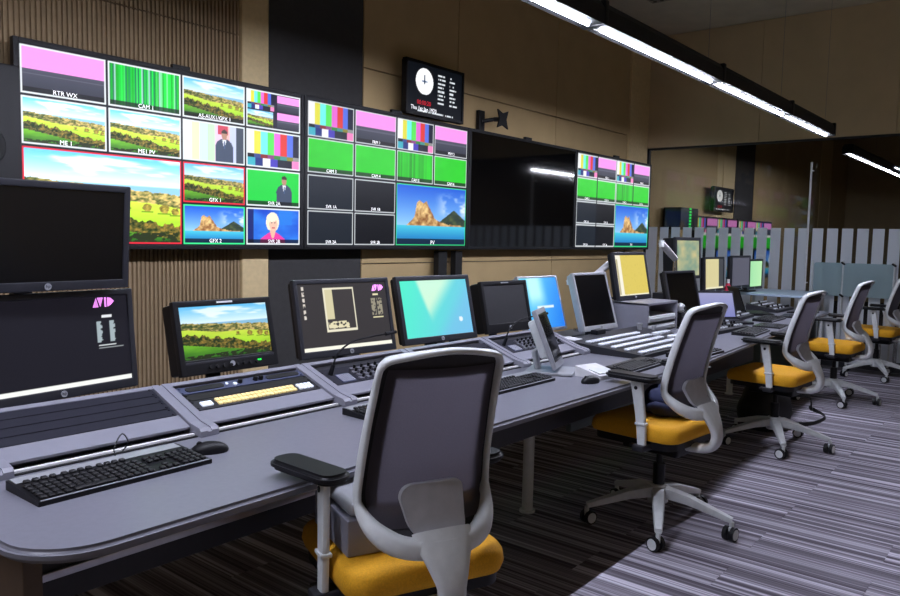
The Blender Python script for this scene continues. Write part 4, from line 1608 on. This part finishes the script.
root = empty('webcam', (5.62, 2.30, DT), 0); tag(root, 'small silver ball camera on black stand beside the grey unit', 'camera')
bm = newbm(); cyl(bm, (0, 0, 0), (0, 0, .012), .045, seg=16); cyl(bm, (0, 0, .012), (0, 0, .13), .016, .012, 12); finish(bm, 'stand', M_BLACK, root)
bm = newbm(); bmesh.ops.create_uvsphere(bm, u_segments=16, v_segments=10, radius=.038, matrix=Matrix.Translation((0, 0, .16))); finish(bm, 'ball', M_SILVER, root, angle=80)
bm = newbm(); cyl(bm, (0, -.03, .16), (0, -.042, .16), .016, seg=12); finish(bm, 'lens', M_BLACK, root)
bm = newbm(); box(bm, (-.03, -.05, .012), (.03, .012, .02)); finish(bm, 'lamp', M_LEDY, root)

# open laptop and far desk equipment
def laptop(loc, yaw, label, lid, scr):
    root = empty('laptop', loc, yaw); tag(root, label, 'laptop')
    bm = newbm(); box(bm, (0, 0, .011), (.36, .25, .02), bev=.005); b = finish(bm, 'base', lid, root)
    bm = newbm()
    for r_ in range(5):
        for k in range(13):
            box(bm, (-.145+k*.024, -.02+r_*.024, .0225), (.02, .02, .004))
    finish(bm, 'keys', M_KEY, b, smooth=False)['kind'] = 'stuff'
    e = empty('lid'); e.parent = root
    bm = newbm(); b2 = newbm(); box(b2, (0, .005, .125), (.36, .010, .25), bev=.004)
    append(bm, b2, Matrix.Translation((0, .125, .02)) @ Matrix.Rotation(-R(20), 4, 'X'))
    bpy.data.objects.remove(e)
    l = finish(bm, 'lid', lid, root)
    s = screen('lid_screen', .33, .21, 6, 6, scr, l, (0, .125+math.sin(R(20))*.125-.0015, .02+math.cos(R(20))*.125))
    s.rotation_euler = (-R(20), 0, 0)


laptop((6.30, 2.18, DT), -40, 'open laptop with pale violet screen behind the tall chair back', M_BEZEL, lambda u, v: ramp(v, (120, 124, 180), (150, 152, 190)))
laptop((7.32, 2.27, DT), 35, 'open laptop with dark lid beside the audio panel', M_BLACK, lambda u, v: const(u, (30, 30, 38)))



def control_panel(loc, yaw, w, d, label, knobs, cat='mixer'):
    root = empty('sound_mixer', loc, yaw); tag(root, label, cat)
    bm = newbm(); prism(bm, [(-d/2, 0), (-d/2, .025), (d/2, .075), (d/2, 0)], -w/2, w/2, plane='YZ'); finish(bm, 'panel_body', M_DARKMET, root, smooth=False)
    s_ = math.atan2(.05, d)
    bm = newbm(); rr = random.Random(int(loc[0]*100))
    for r_ in range(knobs[1]):
        for k in range(knobs[0]):
            x = -w/2+.05+k*(w-.1)/(knobs[0]-1); y = -d/2+.04+r_*(d-.08)/(knobs[1]-1)
            z = .025+(y+d/2)*math.tan(s_)
            if rr.random() < .5:
                cyl(bm, (x, y, z), (x, y, z+.02), .010, .008, 8)
            else:
                box(bm, (x, y, z+.005), (.022, .016, .01), mi=1)
    finish(bm, 'knobs_and_keys', [M_BLACK, M_BTNG], root)['kind'] = 'stuff'


control_panel((5.75, 2.07, DT), -3, .55, .30, 'grey control panel with small pale keys beside the leaning dark monitor', (9, 5))
control_panel((6.80, 2.30, DT), 2, .42, .26, 'grey audio panel between the two open laptops', (9, 4))
control_panel((7.90, 2.30, DT), 0, .55, .30, 'dark audio panel at the far end of the desk', (9, 4))
for (x, y, a, lab) in ((6.35, 1.84, 4, 'flat black tablet lying by the desk edge, chair arm above'), (7.36, 1.93, 6, 'flat black folder lying beside the far keyboard'), (7.87, 1.98, -4, 'flat black tablet at the far end of the desk')):
    root = empty('tablet', (x, y, DT), a); tag(root, lab, 'tablet')
    bm = newbm(); box(bm, (0, 0, .006), (.30, .21, .012), bev=.005); finish(bm, 'case', M_BLACK, root)
    bm = newbm(); box(bm, (0, 0, .0125), (.27, .18, .002)); finish(bm, 'glass', M_OFF, root, smooth=False)
root = empty('bottle', (7.69, 2.66, DT)); tag(root, 'small red bottle with white cap between the far monitors', 'bottle')
bm = newbm(); cyl(bm, (0, 0, 0), (0, 0, .22), .032, seg=14); cyl(bm, (0, 0, .22), (0, 0, .26), .032, .014, 14); finish(bm, 'body', M_RED, root)
bm = newbm(); cyl(bm, (0, 0, .26), (0, 0, .30), .016, seg=12); finish(bm, 'cap', M_WHITE, root)

# white raised shelf at the glass and the frosted desk screen
root = empty('side_table', (8.82, 2.52, 0)); tag(root, 'pale blue topped side table against the glass partition', 'table')
bm = newbm(); box(bm, (0, 0, .85), (1.0, .86, .024), bev=.006); finish(bm, 'table_top', M_LTBLUE, root)
for sx in (-.46, .46):
    for sy in (-.38, .38):
        bm = newbm(); cyl(bm, (sx, sy, 0), (sx, sy, .84), .022, seg=10); finish(bm, 'leg', M_LGREY, root)
root = empty('desk_screen', (9.445, 1.62, 0)); tag(root, 'low pale frosted screen of two panels held by dark clips', 'screen')
k_ = 9.445/8.6
for y0, y1 in ((1.35, 1.795), (1.815, 2.08)):
    bm = newbm()
    y0s, y1s = y0*k_-1.62, y1*k_-1.62
    prism(bm, [(y, z) for y, z in rpoly(y0s, y1s, .82, 1.195, .03)], -.005, .005, plane='YZ')
    finish(bm, 'screen_panel', M_ACRYL, root)
for y in (1.345*k_-1.62, 1.805*k_-1.62):
    for z in (.825, 1.19):
        bm = newbm(); box(bm, (0, y, z), (.03, .05, .02), rot=Matrix.Rotation(.6, 3, 'X'), bev=.004); finish(bm, 'clip', M_BLACK, root)
for y in (1.345*k_-1.62, 1.805*k_-1.62, 2.1*k_-1.62):
    bm = newbm(); cyl(bm, (.016, y, 0), (.016, y, 1.22), .011, seg=10); finish(bm, 'post', M_LGREY, root)

# things on the seats and the floor
c1 = chairs[1]
def on_chair(c, p):
    a = c.rotation_euler.z
    return (c.location.x+p[0]*math.cos(a)-p[1]*math.sin(a), c.location.y+p[0]*math.sin(a)+p[1]*math.cos(a), p[2])
root = empty('equipment_case', on_chair(c1, (-.10, .05, .5485)), -22.8); tag(root, 'grey case with rounded lid lying on the seat of the near chair', 'case')
bm = newbm(); box(bm, (0, 0, .05), (.22, .28, .10), bev=.006); finish(bm, 'lower_box', M_CONS, root)
bm = newbm(); box(bm, (0, 0, .121), (.20, .26, .04), bev=.019, seg=4); finish(bm, 'lid', M_SILVER, root)
root = empty('folded_jacket', on_chair(chairs[0], (.06, .0, .549)), 10); tag(root, 'navy folded cloth lying on the seat by the vision mixer', 'jacket')
bm = newbm()
bmesh.ops.create_uvsphere(bm, u_segments=24, v_segments=14, radius=1)
rr = random.Random(4)
for v in bm.verts:
    n_ = 1+.10*math.sin(v.co.x*7+v.co.z*5)+.08*math.sin(v.co.y*9)
    v.co = Vector((v.co.x*.15*n_, v.co.y*.14*n_, (max(v.co.z, -.7)+.7)*.06*n_))
finish(bm, 'cloth', M_NAVY, root, angle=80)
bm = newbm()
bmesh.ops.create_uvsphere(bm, u_segments=20, v_segments=10, radius=1)
for v in bm.verts:
    v.co = Vector((v.co.x*.13, .01+v.co.y*.11, .09+v.co.z*.04+.012*math.sin(v.co.x*8)))
finish(bm, 'sleeve_fold', M_NAVY, root, angle=80)

root = empty('bag', (5.92, 1.72, 0), -10); tag(root, 'black soft bag slumped on the carpet with loose strap', 'bag')
bm = newbm()
bmesh.ops.create_uvsphere(bm, u_segments=24, v_segments=14, radius=1)
for v in bm.verts:
    z = max(v.co.z, -.8)
    q = 1+.06*math.sin(v.co.x*6+v.co.z*4)
    x = math.copysign(abs(v.co.x)**.7, v.co.x); y = math.copysign(abs(v.co.y)**.7, v.co.y)
    v.co = Vector((x*.24*q, y*.15*q, (z+.8)*.20))
finish(bm, 'bag_body', M_BLACKM, root, angle=80)
bm = newbm()
sweep(bm, catmull([(.10, -.12, .26), (.28, -.2, .24), (.52, -.12, .10), (.72, -.02, .06), (.86, -.0, .015), (.70, -.16, .008), (.40, -.2, .008), (.2, -.14, .02)], 5), (.018, .003), (0, .3, 1), 8)
finish(bm, 'strap', M_BLACKM, root)
print('objects', len(bpy.data.objects), 'tris', sum(len(o.data.polygons)*2 for o in bpy.data.objects if o.type == 'MESH'))
